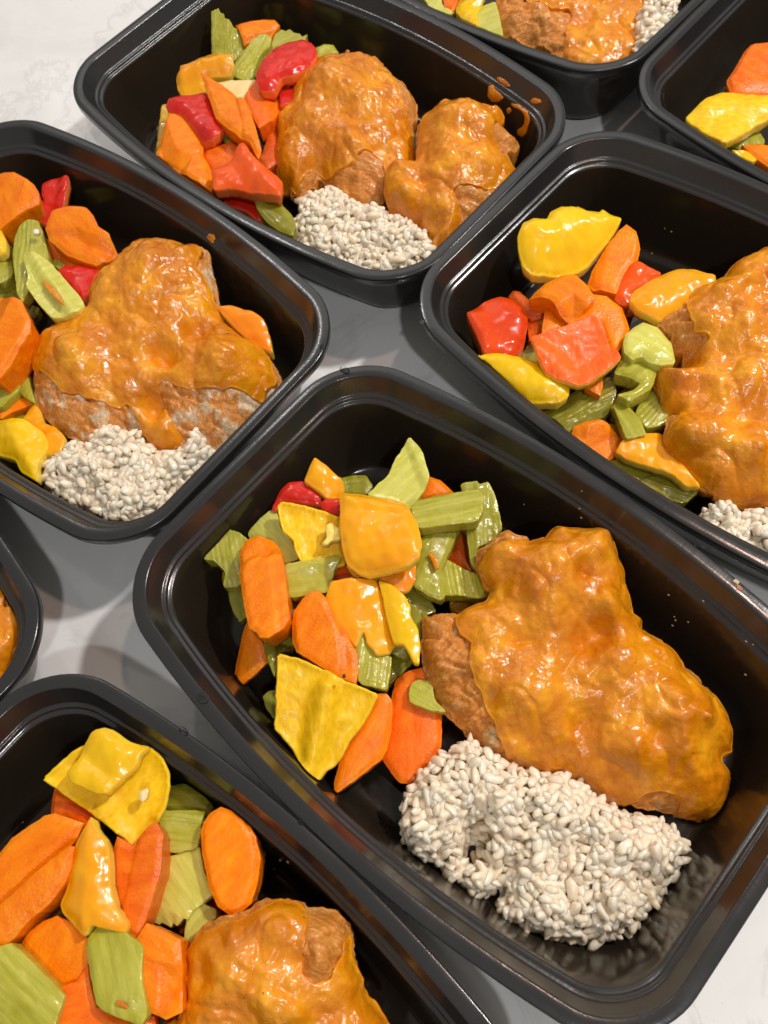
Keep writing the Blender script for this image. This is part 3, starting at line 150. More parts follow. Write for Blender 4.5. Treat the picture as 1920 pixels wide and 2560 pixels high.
CHICKEN = [
 {"b":"A","z":27,"g":[0,0.28],"c":[59.04,77.69],"P":[[6.22,102.75],[9.74,102.93],[16.7,102.88],[19.79,101.05],[23.65,102.84],[30.88,103.99],[34.28,107.55],[31.82,112.23],[30.31,119.3],[31.45,122.5],[35.37,124.33],[40.85,127.15],[44.61,128.16],[47.11,125.54],[51.15,123.91],[52.36,121.54],[57.8,122.22],[62.14,125.69],[72.2,123.52],[78.94,122.24],[82.28,119.72],[82.73,114.5],[82.77,109.4],[83.85,104.97],[83.05,100.08],[84.53,95.62],[83.73,92.44],[86.64,86.92],[85.02,83.93],[90.78,79.57],[95.29,73.84],[97.33,68.59],[101.18,63.84],[103.19,60.26],[105.2,56.69],[107.79,50.64],[108.34,43.43],[106.9,38.2],[106.21,36.72],[101.85,35.44],[104.69,29.57],[100.44,22.16],[97.07,17.89],[92.14,15.94],[88.05,17.08],[84.79,18.06],[81.1,20.75],[69.69,24.42],[64.91,26.5],[58.23,28.11],[54.56,31.22],[50.6,36.86],[44.24,40.07],[39.02,40.6],[29.64,46.45],[21.21,48.8],[19.8,50.08],[14.62,57.33],[10.87,63.57],[5.7,69.31],[4.28,76.83],[3.43,85.11],[3.24,92.53],[5.64,97.87]],"S":[[[20.5,100.29],[23.55,102.38],[30.73,103.53],[34.24,106.87],[31.8,111.52],[31.03,116.72],[36.96,119.84],[48.41,120.22],[56.79,118.64],[60.83,124.69],[71.81,122.94],[78.55,121.83],[82.07,119.12],[82.65,113.74],[82.61,108.68],[83.76,104.26],[82.76,98.6],[81.23,97.64],[82.68,96.54],[84.03,93.39],[82.43,88.74],[86.45,86.34],[84.67,83.39],[88.2,77.85],[93.91,73.54],[95.12,68.48],[94.92,64.5],[98.34,58.28],[104.57,56.35],[107.3,50.31],[107.92,43.12],[106.57,37.91],[105.68,36.9],[101.58,35.17],[104.31,29.35],[100.09,21.98],[96.61,17.6],[91.57,15.77],[86.85,17.74],[83.12,20.18],[83.1,23.41],[79.71,27.26],[74.02,29.1],[68.28,27.29],[64.52,26.34],[57.08,28.25],[54.24,31.03],[50.3,36.64],[43.98,39.83],[38.78,40.36],[30.32,46.01],[26.77,47.71],[25.53,53.41],[23.17,61.73],[22.26,69.05],[19.93,75.9],[20.05,82.34],[22.07,87.66],[18.96,93.15],[18.15,97.42]]],"d":[13,16],"o":[[57.54,109.5,16.0,5.0],[75.86,111.01,8.0,3.5],[66.39,103.71,4.5,-3.5],[72.04,90.4,7.0,6.0],[69.73,82.77,4.0,-3.0],[40.16,85.85,9.0,-3.0],[62.36,80.13,10.0,-6.0],[37.4,66.52,12.0,3.5],[70.71,69.84,10.0,3.0],[86.9,51.99,15.0,6.0],[53.94,55.69,9.0,-4.0],[69.34,41.34,9.0,4.0],[96.74,47.1,3.0,3.0],[18.12,89.14,8.0,-2.5],[9.5,84.32,7.0,2.5],[23.92,65.85,5.0,-3.0],[47.25,98.29,10.0,3.0],[28.7,50.24,6.0,2.5],[88.53,36.34,8.0,2.0],[78.69,45.77,5.0,-2.5]],"l":"large sauced chicken thigh with a bare browned left flank","f":3.0},
 {"b":"B","z":30,"g":[0,0.25],"c":[-88.12,249.49],"P":[[-143.09,254.69],[-145.97,257.45],[-142.39,261.1],[-138.44,268.01],[-131.57,272.16],[-118.67,272.88],[-114.74,278.78],[-113.79,286.46],[-107.85,290.91],[-100.83,295.16],[-95.74,300.99],[-86.61,304.28],[-78.01,303.66],[-69.82,300.23],[-65.85,297.69],[-60.52,297.16],[-56.14,293.96],[-56.45,284.9],[-55.36,274.52],[-55.67,265.64],[-54.62,258.78],[-48.45,250.94],[-45.9,247.14],[-42.08,244.74],[-36.77,238.79],[-34.79,231.92],[-33.65,226.34],[-35.56,218.21],[-42.27,212.17],[-53.76,205.03],[-62.94,199.05],[-69.92,200.42],[-75.38,205.12],[-80.08,208.12],[-82.53,205.48],[-89.9,204.34],[-95.43,209.06],[-98.89,213.91],[-106.7,217.54],[-115.5,213.52],[-119.6,213.8],[-127.57,216.41],[-134.19,221.91],[-140.61,229.51],[-143.11,235.31],[-144.24,244.1]],"S":[[[-142.08,255.44],[-137.69,266.56],[-130.84,270.91],[-118.0,271.62],[-114.32,277.32],[-113.39,284.96],[-107.24,289.56],[-100.26,293.79],[-93.05,299.48],[-86.22,302.08],[-77.56,302.24],[-69.41,298.83],[-65.58,295.52],[-58.61,291.8],[-60.48,286.51],[-62.34,281.25],[-58.16,273.67],[-56.91,264.52],[-54.24,257.92],[-47.18,249.38],[-48.53,247.48],[-55.9,247.33],[-52.0,245.46],[-41.91,243.1],[-37.58,237.7],[-35.6,230.87],[-36.32,223.56],[-43.36,215.47],[-49.94,219.4],[-58.19,219.46],[-68.07,222.48],[-75.96,225.1],[-81.41,230.43],[-86.76,229.37],[-86.76,221.97],[-83.62,215.06],[-81.35,209.41],[-81.02,204.68],[-89.46,202.93],[-94.84,208.43],[-97.58,214.68],[-98.26,221.09],[-100.87,224.77],[-109.09,225.34],[-118.95,229.41],[-127.84,233.29],[-130.41,238.05],[-135.83,245.55],[-140.72,248.68]]],"d":[11,15],"o":[[-82.49,283.23,14.0,4.0],[-119.65,246.18,15.0,6.0],[-54.69,232.1,14.0,8.0],[-89.88,222.37,9.0,-8.0],[-82.03,241.82,8.0,-5.0],[-65.14,251.25,8.0,-5.0],[-102.52,258.81,8.0,-2.0],[-60.31,209.28,9.0,3.0],[-130.23,226.21,9.0,2.0],[-92.72,269.87,9.0,2.0]],"l":"three-lobed sauced chicken with bare shredded meat at its lower right","f":3.0},
 {"b":"C","z":33,"g":[0,0.25],"c":[19.09,368.38],"P":[[-19.86,359.36],[-15.8,368.79],[-15.71,377.8],[-8.63,381.73],[-6.11,390.34],[1.06,396.86],[7.56,399.39],[10.41,404.82],[18.22,405.22],[24.7,405.21],[26.02,408.91],[27.8,409.46],[28.85,405.01],[34.07,403.88],[36.78,404.92],[37.35,402.46],[41.9,400.07],[44.42,394.88],[47.99,388.78],[50.84,385.4],[54.31,378.01],[56.58,370.92],[54.74,362.95],[51.11,357.22],[49.48,340.25],[45.6,330.12],[35.03,323.66],[27.46,320.93],[23.4,320.7],[19.05,315.81],[15.05,319.0],[9.99,326.31],[5.25,332.29],[0.94,340.83],[-8.99,332.88],[-15.59,335.57],[-15.93,340.66],[-20.03,343.93],[-20.18,349.02]],"S":[[[-19.96,357.59],[-16.12,367.01],[-16.03,375.98],[-8.99,379.9],[-6.48,388.46],[0.66,394.95],[7.2,397.91],[10.04,403.31],[18.21,403.63],[27.1,403.32],[35.41,397.8],[41.08,389.65],[44.73,381.98],[47.7,371.12],[48.69,360.79],[50.07,351.58],[49.62,338.46],[45.37,328.46],[34.85,322.03],[31.83,326.98],[32.89,335.43],[27.51,340.94],[22.26,339.86],[18.75,337.32],[12.5,336.24],[4.78,338.09],[-2.43,342.88],[-7.07,339.49],[-13.04,334.22],[-15.22,339.03],[-20.32,342.28],[-20.47,347.34]]],"d":[12,16],"o":[[15.36,380.12,16.0,6.0],[27.38,368.58,12.0,4.0],[0.17,363.31,12.0,4.0],[15.26,346.94,12.0,3.0],[36.82,375.5,7.0,-2.0],[33.64,338.7,8.0,-2.0],[-12.23,344.07,6.0,2.0],[47.84,359.75,7.0,2.0],[10.62,322.1,6.0,1.0]],"l":"rounder sauced chicken piece on the left, above the rice","f":3.0},
 {"b":"C","z":33,"g":[0,0.22],"c":[65.75,324.08],"P":[[51.97,349.88],[56.81,354.0],[64.67,358.16],[67.72,358.39],[72.07,357.2],[79.28,356.29],[85.52,352.87],[93.55,350.42],[95.37,346.18],[93.59,340.97],[94.89,338.0],[99.4,330.13],[96.45,325.04],[91.57,323.47],[92.59,320.19],[95.25,313.08],[90.78,302.21],[74.21,288.78],[56.92,279.92],[45.46,281.92],[46.4,287.35],[48.39,290.49],[44.71,295.06],[43.15,300.68],[38.2,301.1],[33.42,306.38],[30.36,312.6],[30.55,321.63],[32.55,329.93],[40.36,331.53],[47.32,328.92]],"S":[[[53.2,345.68],[56.88,352.04],[64.41,356.69],[71.78,355.74],[78.95,354.83],[85.16,351.43],[93.1,348.77],[95.05,344.3],[92.34,339.32],[87.63,335.91],[84.81,327.71],[89.59,321.21],[92.23,317.37],[94.74,311.42],[90.77,302.63],[81.1,302.58],[75.12,301.73],[64.05,304.11],[59.92,302.87],[61.87,293.99],[59.35,284.07],[53.18,280.19],[45.14,280.03],[45.78,285.9],[47.73,290.7],[43.25,296.91],[37.91,299.1],[32.79,304.42],[29.82,311.02],[30.01,320.01],[32.38,328.17],[40.23,330.18],[47.45,327.09]]],"d":[11,14],"o":[[71.4,338.15,13.0,5.0],[84.38,335.3,7.0,2.0],[61.86,320.7,10.0,3.0],[76.12,315.46,9.0,2.5],[38.29,308.75,7.0,3.0],[48.28,310.83,7.0,-2.5],[52.66,295.18,8.0,2.0],[70.78,291.31,7.0,-2.0],[92.42,323.74,5.0,3.0],[68.84,308.52,8.0,2.0]],"l":"narrow sauced chicken piece on the right with a bare grey nub","f":3.0},
 {"b":"D","z":34,"g":[0,0.2],"c":[144.99,186.46],"P":[[115.67,156.68],[118.65,163.98],[120.47,167.1],[126.38,169.4],[121.46,172.41],[121.11,181.6],[121.54,188.48],[129.54,187.55],[135.1,190.01],[135.01,193.14],[131.23,197.05],[131.5,203.29],[127.07,206.85],[128.69,209.16],[141.5,216.08],[146.4,219.35],[154.77,220.82],[161.29,222.7],[164.69,227.43],[171.25,229.32],[176.57,230.38],[180.19,232.36],[185.98,231.67],[198.72,224.53],[198.82,194.46],[183.23,146.96],[167.12,126.13],[149.58,126.77],[140.63,127.6],[130.62,131.48],[124.6,136.48],[120.19,144.08],[116.63,151.59]],"S":[[[121.04,179.39],[120.88,187.57],[129.02,186.61],[135.27,188.9],[143.93,192.06],[138.64,197.31],[139.04,205.61],[140.1,212.8],[146.06,218.17],[153.93,219.73],[160.59,221.55],[163.97,226.26],[170.5,228.14],[179.38,231.17],[184.96,230.52],[197.81,223.38],[197.84,193.28],[182.34,146.06],[166.25,125.18],[148.65,125.85],[139.94,127.3],[130.11,131.6],[125.0,136.41],[120.37,143.06],[116.58,149.6],[115.44,155.67],[119.68,160.7],[127.17,167.1],[121.07,170.83]]],"d":[11,14],"o":[[155.16,209.53,10.0,4.0],[143.9,197.34,8.0,3.0],[163.62,211.94,4.0,2.5],[135.71,188.82,8.0,-4.0],[157.74,192.4,10.0,3.0],[155.85,173.6,12.0,3.0],[122.33,154.96,9.0,5.0],[132.32,151.02,10.0,4.0],[134.13,170.12,8.0,-2.0],[147.28,157.64,8.0,-3.0],[145.85,140.67,12.0,4.0],[131.6,135.98,8.0,2.0],[125.94,177.76,8.0,2.0],[146.31,179.56,8.0,-2.0]],"l":"big sauced chicken pieces cut off by the right photo edge","f":3.0},
 {"b":"E","z":37,"g":[0,0.18],"c":[-60.0,-3.56],"P":[[-87.92,8.34],[-81.99,13.68],[-75.13,14.51],[-67.57,14.87],[-61.9,17.61],[-54.63,15.99],[-49.62,14.42],[-46.98,12.26],[-39.77,10.66],[-37.22,8.18],[-35.03,3.78],[-36.05,-5.95],[-34.72,-10.74],[-34.93,-15.86],[-32.1,-20.17],[-28.72,-25.18],[-28.84,-33.27],[-50.72,-35.76],[-85.59,-29.91],[-98.78,-20.22],[-98.54,-12.02],[-93.37,-11.63],[-90.43,-5.69],[-88.88,2.54]],"S":[[[-87.64,7.02],[-83.37,10.25],[-77.3,11.19],[-71.95,12.26],[-65.96,12.55],[-60.38,14.93],[-55.84,15.35],[-51.52,14.38],[-48.89,12.24],[-46.91,8.54],[-48.49,3.5],[-51.02,-0.66],[-51.14,-5.85],[-48.02,-8.98],[-42.85,-8.58],[-39.49,-3.97],[-37.52,0.93],[-35.74,2.6],[-35.81,-5.91],[-34.35,-10.69],[-34.56,-15.77],[-31.75,-20.06],[-28.39,-25.03],[-28.51,-33.07],[-50.4,-35.64],[-85.03,-29.83],[-98.14,-20.21],[-98.59,-11.82],[-92.75,-11.55],[-89.83,-5.65],[-88.43,2.55]]],"d":[10,14],"o":[[-56.21,10.16,10.0,4.0],[-67.41,8.2,9.0,2.0],[-72.03,1.25,11.0,3.0],[-44.89,-0.25,12.0,4.0],[-44.13,-4.23,5.0,2.0],[-51.1,-3.02,4.0,-2.0],[-62.44,-6.78,9.0,3.0],[-77.0,-8.69,10.0,2.0],[-61.48,-14.47,10.0,2.5],[-38.16,-10.96,6.0,2.0],[-81.77,-1.54,6.0,-2.0],[-53.89,-15.76,7.0,3.0],[-51.84,-20.44,8.0,-2.0]],"l":"sauced chicken with a bare orange patch and pale cartilage","f":3.0},
 {"b":"F","z":35,"g":[0,0.12],"c":[144.49,399.5],"P":[[110.28,428.43],[108.38,417.44],[106.86,408.13],[107.96,402.26],[112.69,398.99],[119.1,395.16],[127.89,391.37],[131.05,384.62],[134.49,374.49],[154.65,364.89],[172.76,374.15],[178.62,382.01],[187.49,387.62],[195.76,395.05],[201.13,413.14],[192.33,425.39],[116.04,445.35]],"S":[[[124.03,423.92],[123.93,415.77],[130.87,413.99],[137.8,407.36],[143.93,407.4],[144.48,402.45],[140.09,397.2],[137.25,388.47],[132.73,378.74],[133.65,372.06],[153.69,362.52],[171.92,371.67],[175.97,383.36],[177.72,397.14],[184.55,408.27],[185.56,424.78],[129.62,439.42]]],"d":[5,9],"o":[[129.78,401.8,9.0,5.0],[118.92,396.7,6.0,-2.0],[147.83,397.18,10.0,-2.0],[113.89,405.88,8.0,3.0],[185.25,393.89,8.0,4.0],[155.16,384.37,9.0,1.0],[165.14,399.07,8.0,1.0]],"l":"sauced chicken with glossy sauce pool at its front","f":3.0},
 {"b":"H","z":34,"g":[0,0.1],"c":[-151.35,131.46],"P":[[-162.39,153.86],[-152.3,150.4],[-149.7,144.68],[-147.96,141.99],[-146.51,137.51],[-144.89,131.66],[-145.22,122.64],[-147.9,116.02],[-153.45,108.74],[-163.21,106.27]],"S":[[[-161.46,152.82],[-153.19,148.88],[-151.43,146.18],[-151.1,141.44],[-150.76,137.67],[-149.0,135.94],[-145.85,135.31],[-144.11,130.85],[-144.39,121.88],[-147.05,115.39],[-152.47,108.14],[-162.26,105.7]]],"d":[6,8],"o":[[-146.08,136.04,4.0,3.0],[-145.54,124.73,6.0,2.0],[-148.92,129.85,7.0,-1.0],[-149.22,118.85,8.0,2.0]],"l":"sauced chicken edge with a pinkish meat tag","f":3.0},
]
RICE = [
 {"b":"A","z":14,"g":[0,0.3],"c":[26.01,17.48],"P":[[-14.12,38.98],[-9.7,45.49],[-5.56,48.42],[-0.55,51.2],[2.85,54.7],[7.64,52.19],[8.49,56.15],[13.28,57.77],[20.1,52.4],[26.03,47.23],[38.69,40.86],[48.64,38.25],[53.89,30.83],[63.46,23.49],[69.11,21.68],[78.96,15.93],[82.56,9.74],[77.54,0.4],[70.66,-4.62],[70.94,-8.55],[64.63,-9.76],[60.68,-15.22],[52.76,-16.14],[45.85,-16.46],[39.03,-16.42],[33.64,-13.95],[23.22,-10.98],[16.79,-9.08],[16.15,-4.34],[11.35,-2.73],[10.36,0.55],[16.85,6.42],[9.36,7.75],[6.7,3.53],[3.36,8.02],[2.42,13.68],[-0.48,10.27],[-3.85,14.79],[-5.56,19.05],[-13.48,22.83],[-15.44,30.36]],"d":[12,15],"o":[[-8.82,30.86,5.0,4.0],[19.52,35.22,5.0,4.0],[27.6,18.14,6.0,-4.0],[42.41,23.28,6.0,4.0],[69.54,6.07,5.0,4.0],[18.84,-1.76,6.0,3.0],[57.09,-9.98,6.0,3.0],[8.88,27.7,6.0,-13.0],[6.02,20.42,6.0,-16.0],[11.59,22.54,5.0,-8.0],[20.07,14.84,5.0,-6.0],[44.25,16.73,6.0,-5.0],[61.97,2.81,6.0,-4.0],[1.84,40.77,8.0,3.0],[31.58,35.43,10.0,3.0],[34.02,9.29,6.0,-3.0],[28.73,1.06,10.0,4.0],[59.77,10.88,10.0,3.0],[47.73,-3.8,9.0,2.0],[13.21,14.51,5.0,-5.0]],"l":"largest rice mound, with a dark hole at its left","n":300,"f":2.0},
 {"b":"B","z":20,"g":[0,0.25],"c":[-104.23,201.67],"P":[[-144.69,205.32],[-141.81,210.94],[-136.49,212.48],[-129.09,214.14],[-121.93,213.77],[-113.92,220.02],[-109.87,219.43],[-106.27,215.38],[-99.13,214.8],[-98.15,210.66],[-94.42,207.85],[-89.5,202.76],[-80.75,203.1],[-74.54,208.3],[-71.15,207.63],[-70.88,202.71],[-66.23,197.69],[-70.84,190.92],[-82.46,181.04],[-93.55,174.17],[-108.07,171.0],[-121.69,174.61],[-132.82,182.74],[-142.61,194.71]],"d":[12,15],"o":[[-108.02,210.48,5.0,5.0],[-71.11,201.19,4.0,5.0],[-117.74,197.22,8.0,2.0],[-89.21,186.67,6.0,-3.0],[-103.81,181.59,8.0,2.0]],"l":"rice mound wedged into the lower corner below three-lobed chicken","n":300,"f":2.0},
 {"b":"C","z":24,"g":[0,0.2],"c":[12.7,301.0],"P":[[-18.05,305.23],[-14.79,315.44],[-12.22,322.59],[-5.58,326.7],[5.31,326.55],[16.9,314.05],[27.84,309.47],[39.97,301.38],[46.69,291.29],[48.49,281.29],[40.16,273.57],[20.15,269.46],[0.92,279.82],[-16.0,294.03]],"d":[9,13],"o":[],"l":"rice heap along the front rim between celery and chicken","n":300,"f":2.0},
 {"b":"D","z":26,"g":[0,0.2],"c":[136.05,114.02],"P":[[119.24,119.09],[123.21,124.67],[130.05,126.52],[136.14,120.53],[145.48,120.27],[156.35,114.96],[150.83,92.73],[135.75,98.72],[127.71,108.02]],"d":[6,9],"o":[],"l":"small white rice patch at the right photo edge","n":90,"f":2.0},
 {"b":"F","z":41,"g":[0,0.15],"c":[182.56,386.14],"P":[[174.8,390.61],[181.26,396.61],[189.62,400.66],[195.93,397.55],[193.18,386.07],[182.34,375.27],[172.08,368.19],[171.01,373.6]],"d":[4,6],"o":[],"l":"few rice grains at the right of the chicken","n":70,"f":20},
]
BITS = [
 {"n":"water_droplet","m":"water","p":[-73.45,83.34,48.0],"r":[3.2,2.6],"b":"A","l":"large clear water droplet","k":"water droplet"},
 {"n":"water_droplet","m":"water","p":[-4.66,206.16,48.0],"r":[3.4,2.0],"b":"A","l":"flattened clear water droplet on the rim corner","k":"water droplet"},
 {"n":"water_droplet","m":"water","p":[-11.84,219.63,48.0],"r":[1.8,1.4],"b":"B","l":"small round water droplet on the rim","k":"water droplet"},
 {"n":"water_droplet","m":"water","p":[-81.09,73.36,48.0],"r":[3.0,1.4],"b":"E","l":"long thin water droplet on the outer rim","k":"water droplet"},
 {"n":"water_droplet","m":"water","p":[-45.44,36.95,48.0],"r":[1.6,1.0],"b":"E","l":"tiny water droplet where two rims meet","k":"water droplet"},
 {"n":"water_droplet","m":"water","p":[30.56,222.62,48.0],"r":[1.3,1.0],"b":"D","l":"little water bead on the rounded rim corner","k":"water droplet"},
 {"n":"food_crumb","m":"crumb","p":[115.35,87.54,48.0],"r":[1.5,1.1],"b":"A","l":"pale chicken crumb stuck on the long rim","k":"crumb"},
 {"n":"food_crumb","m":"crumb_red","p":[115.5,85.12,48.0],"r":[1.8,1.2],"b":"A","l":"reddish crumb beside the pale one on the rim","k":"crumb"},
 {"n":"splash_speck","m":"crumb","p":[99.52,87.23,20.5],"r":[0.45,0.45],"b":"A","l":"tiny pale speck splashed on the inner wall","k":"splash speck","g":"splash specks, front centre box","N":[-0.77,-0.63,0.25]},
 {"n":"splash_speck","m":"crumb","p":[99.89,86.16,19.3],"r":[0.5850000000000001,0.45],"b":"A","l":"tiny pale speck splashed on the inner wall","k":"splash speck","g":"splash specks, front centre box","N":[-0.77,-0.63,0.25]},
 {"n":"splash_speck","m":"crumb","p":[99.51,85.53,15.1],"r":[0.7200000000000001,0.45],"b":"A","l":"tiny pale speck splashed on the inner wall","k":"splash speck","g":"splash specks, front centre box","N":[-0.77,-0.63,0.25]},
 {"n":"splash_speck","m":"crumb","p":[102.68,83.31,24.1],"r":[0.45,0.45],"b":"A","l":"tiny pale speck splashed on the inner wall","k":"splash speck","g":"splash specks, front centre box","N":[-0.77,-0.63,0.25]},
 {"n":"splash_speck","m":"crumb","p":[97.35,93.34,29.35],"r":[0.5850000000000001,0.45],"b":"A","l":"tiny pale speck splashed on the inner wall","k":"splash speck","g":"splash specks, front centre box","N":[-0.77,-0.63,0.25]},
 {"n":"splash_speck","m":"crumb","p":[114.86,68.81,38.65],"r":[0.7200000000000001,0.45],"b":"A","l":"tiny pale speck splashed on the inner wall","k":"splash speck","g":"splash specks, front centre box","N":[-0.77,-0.63,0.25]},
 {"n":"splash_speck","m":"crumb","p":[116.65,67.22,38.95],"r":[0.45,0.45],"b":"A","l":"tiny pale speck splashed on the inner wall","k":"splash speck","g":"splash specks, front centre box","N":[-0.77,-0.63,0.25]},
 {"n":"splash_speck","m":"crumb","p":[105.43,85.76,38.8],"r":[0.5850000000000001,0.45],"b":"A","l":"tiny pale speck splashed on the inner wall","k":"splash speck","g":"splash specks, front centre box","N":[-0.77,-0.63,0.25]},
 {"n":"splash_speck","m":"crumb","p":[115.75,60.36,24.85],"r":[0.7200000000000001,0.45],"b":"A","l":"tiny pale speck splashed on the inner wall","k":"splash speck","g":"splash specks, front centre box","N":[-0.77,-0.63,0.25]},
 {"n":"splash_speck","m":"crumb","p":[74.32,134.7,44.05],"r":[0.4,0.4],"b":"A","l":"tiny pale speck splashed on the inner wall","k":"splash speck","g":"splash specks, front centre box","N":[-0.77,-0.63,0.25]},
 {"n":"splash_speck","m":"crumb","p":[72.88,130.26,38.65],"r":[0.52,0.4],"b":"A","l":"tiny pale speck splashed on the inner wall","k":"splash speck","g":"splash specks, front centre box","N":[-0.77,-0.63,0.25]},
 {"n":"splash_speck","m":"crumb","p":[73.31,127.86,35.2],"r":[0.6400000000000001,0.4],"b":"A","l":"tiny pale speck splashed on the inner wall","k":"splash speck","g":"splash specks, front centre box","N":[-0.77,-0.63,0.25]},
 {"n":"splash_speck","m":"crumb","p":[56.1,144.39,20.95],"r":[0.4,0.4],"b":"A","l":"tiny pale speck splashed on the inner wall","k":"splash speck","g":"splash specks, front centre box","N":[-0.77,-0.63,0.25]},
 {"n":"splash_speck","m":"crumb","p":[156.16,273.22,16.6],"r":[0.45,0.45],"b":"D","l":"tiny pale speck splashed on the inner wall","k":"splash speck","g":"splash specks, right box","N":[-0.78,-0.62,0.25]},
 {"n":"splash_speck","m":"crumb","p":[158.66,270.93,16.3],"r":[0.5850000000000001,0.45],"b":"D","l":"tiny pale speck splashed on the inner wall","k":"splash speck","g":"splash specks, right box","N":[-0.78,-0.62,0.25]},
 {"n":"splash_speck","m":"crumb","p":[151.84,270.94,3.4],"r":[0.7200000000000001,0.45],"b":"D","l":"tiny pale speck splashed on the inner wall","k":"splash speck","g":"splash specks, right box","N":[-0.78,-0.62,0.25]},
 {"n":"splash_speck","m":"crumb","p":[-64.12,28.48,2.8],"r":[0.5,0.5],"b":"E","l":"tiny pale speck splashed on the inner wall","k":"splash speck","g":"splash specks, bottom left box","N":[-0.76,-0.65,0.25]},
 {"n":"splash_speck","m":"crumb","p":[-59.71,30.0,13.45],"r":[0.65,0.5],"b":"E","l":"tiny pale speck splashed on the inner wall","k":"splash speck","g":"splash specks, bottom left box","N":[-0.76,-0.65,0.25]},
 {"n":"splash_speck","m":"crumb","p":[-54.86,27.86,26.05],"r":[0.8,0.5],"b":"E","l":"tiny pale speck splashed on the inner wall","k":"splash speck","g":"splash specks, bottom left box","N":[-0.76,-0.65,0.25]},
 {"n":"splash_speck","m":"crumb","p":[-157.46,61.92,3.7],"r":[0.5,0.5],"b":"E","l":"tiny pale speck splashed on the inner wall","k":"splash speck","g":"splash specks, bottom left box","N":[0.65,-0.76,0.25]},
]
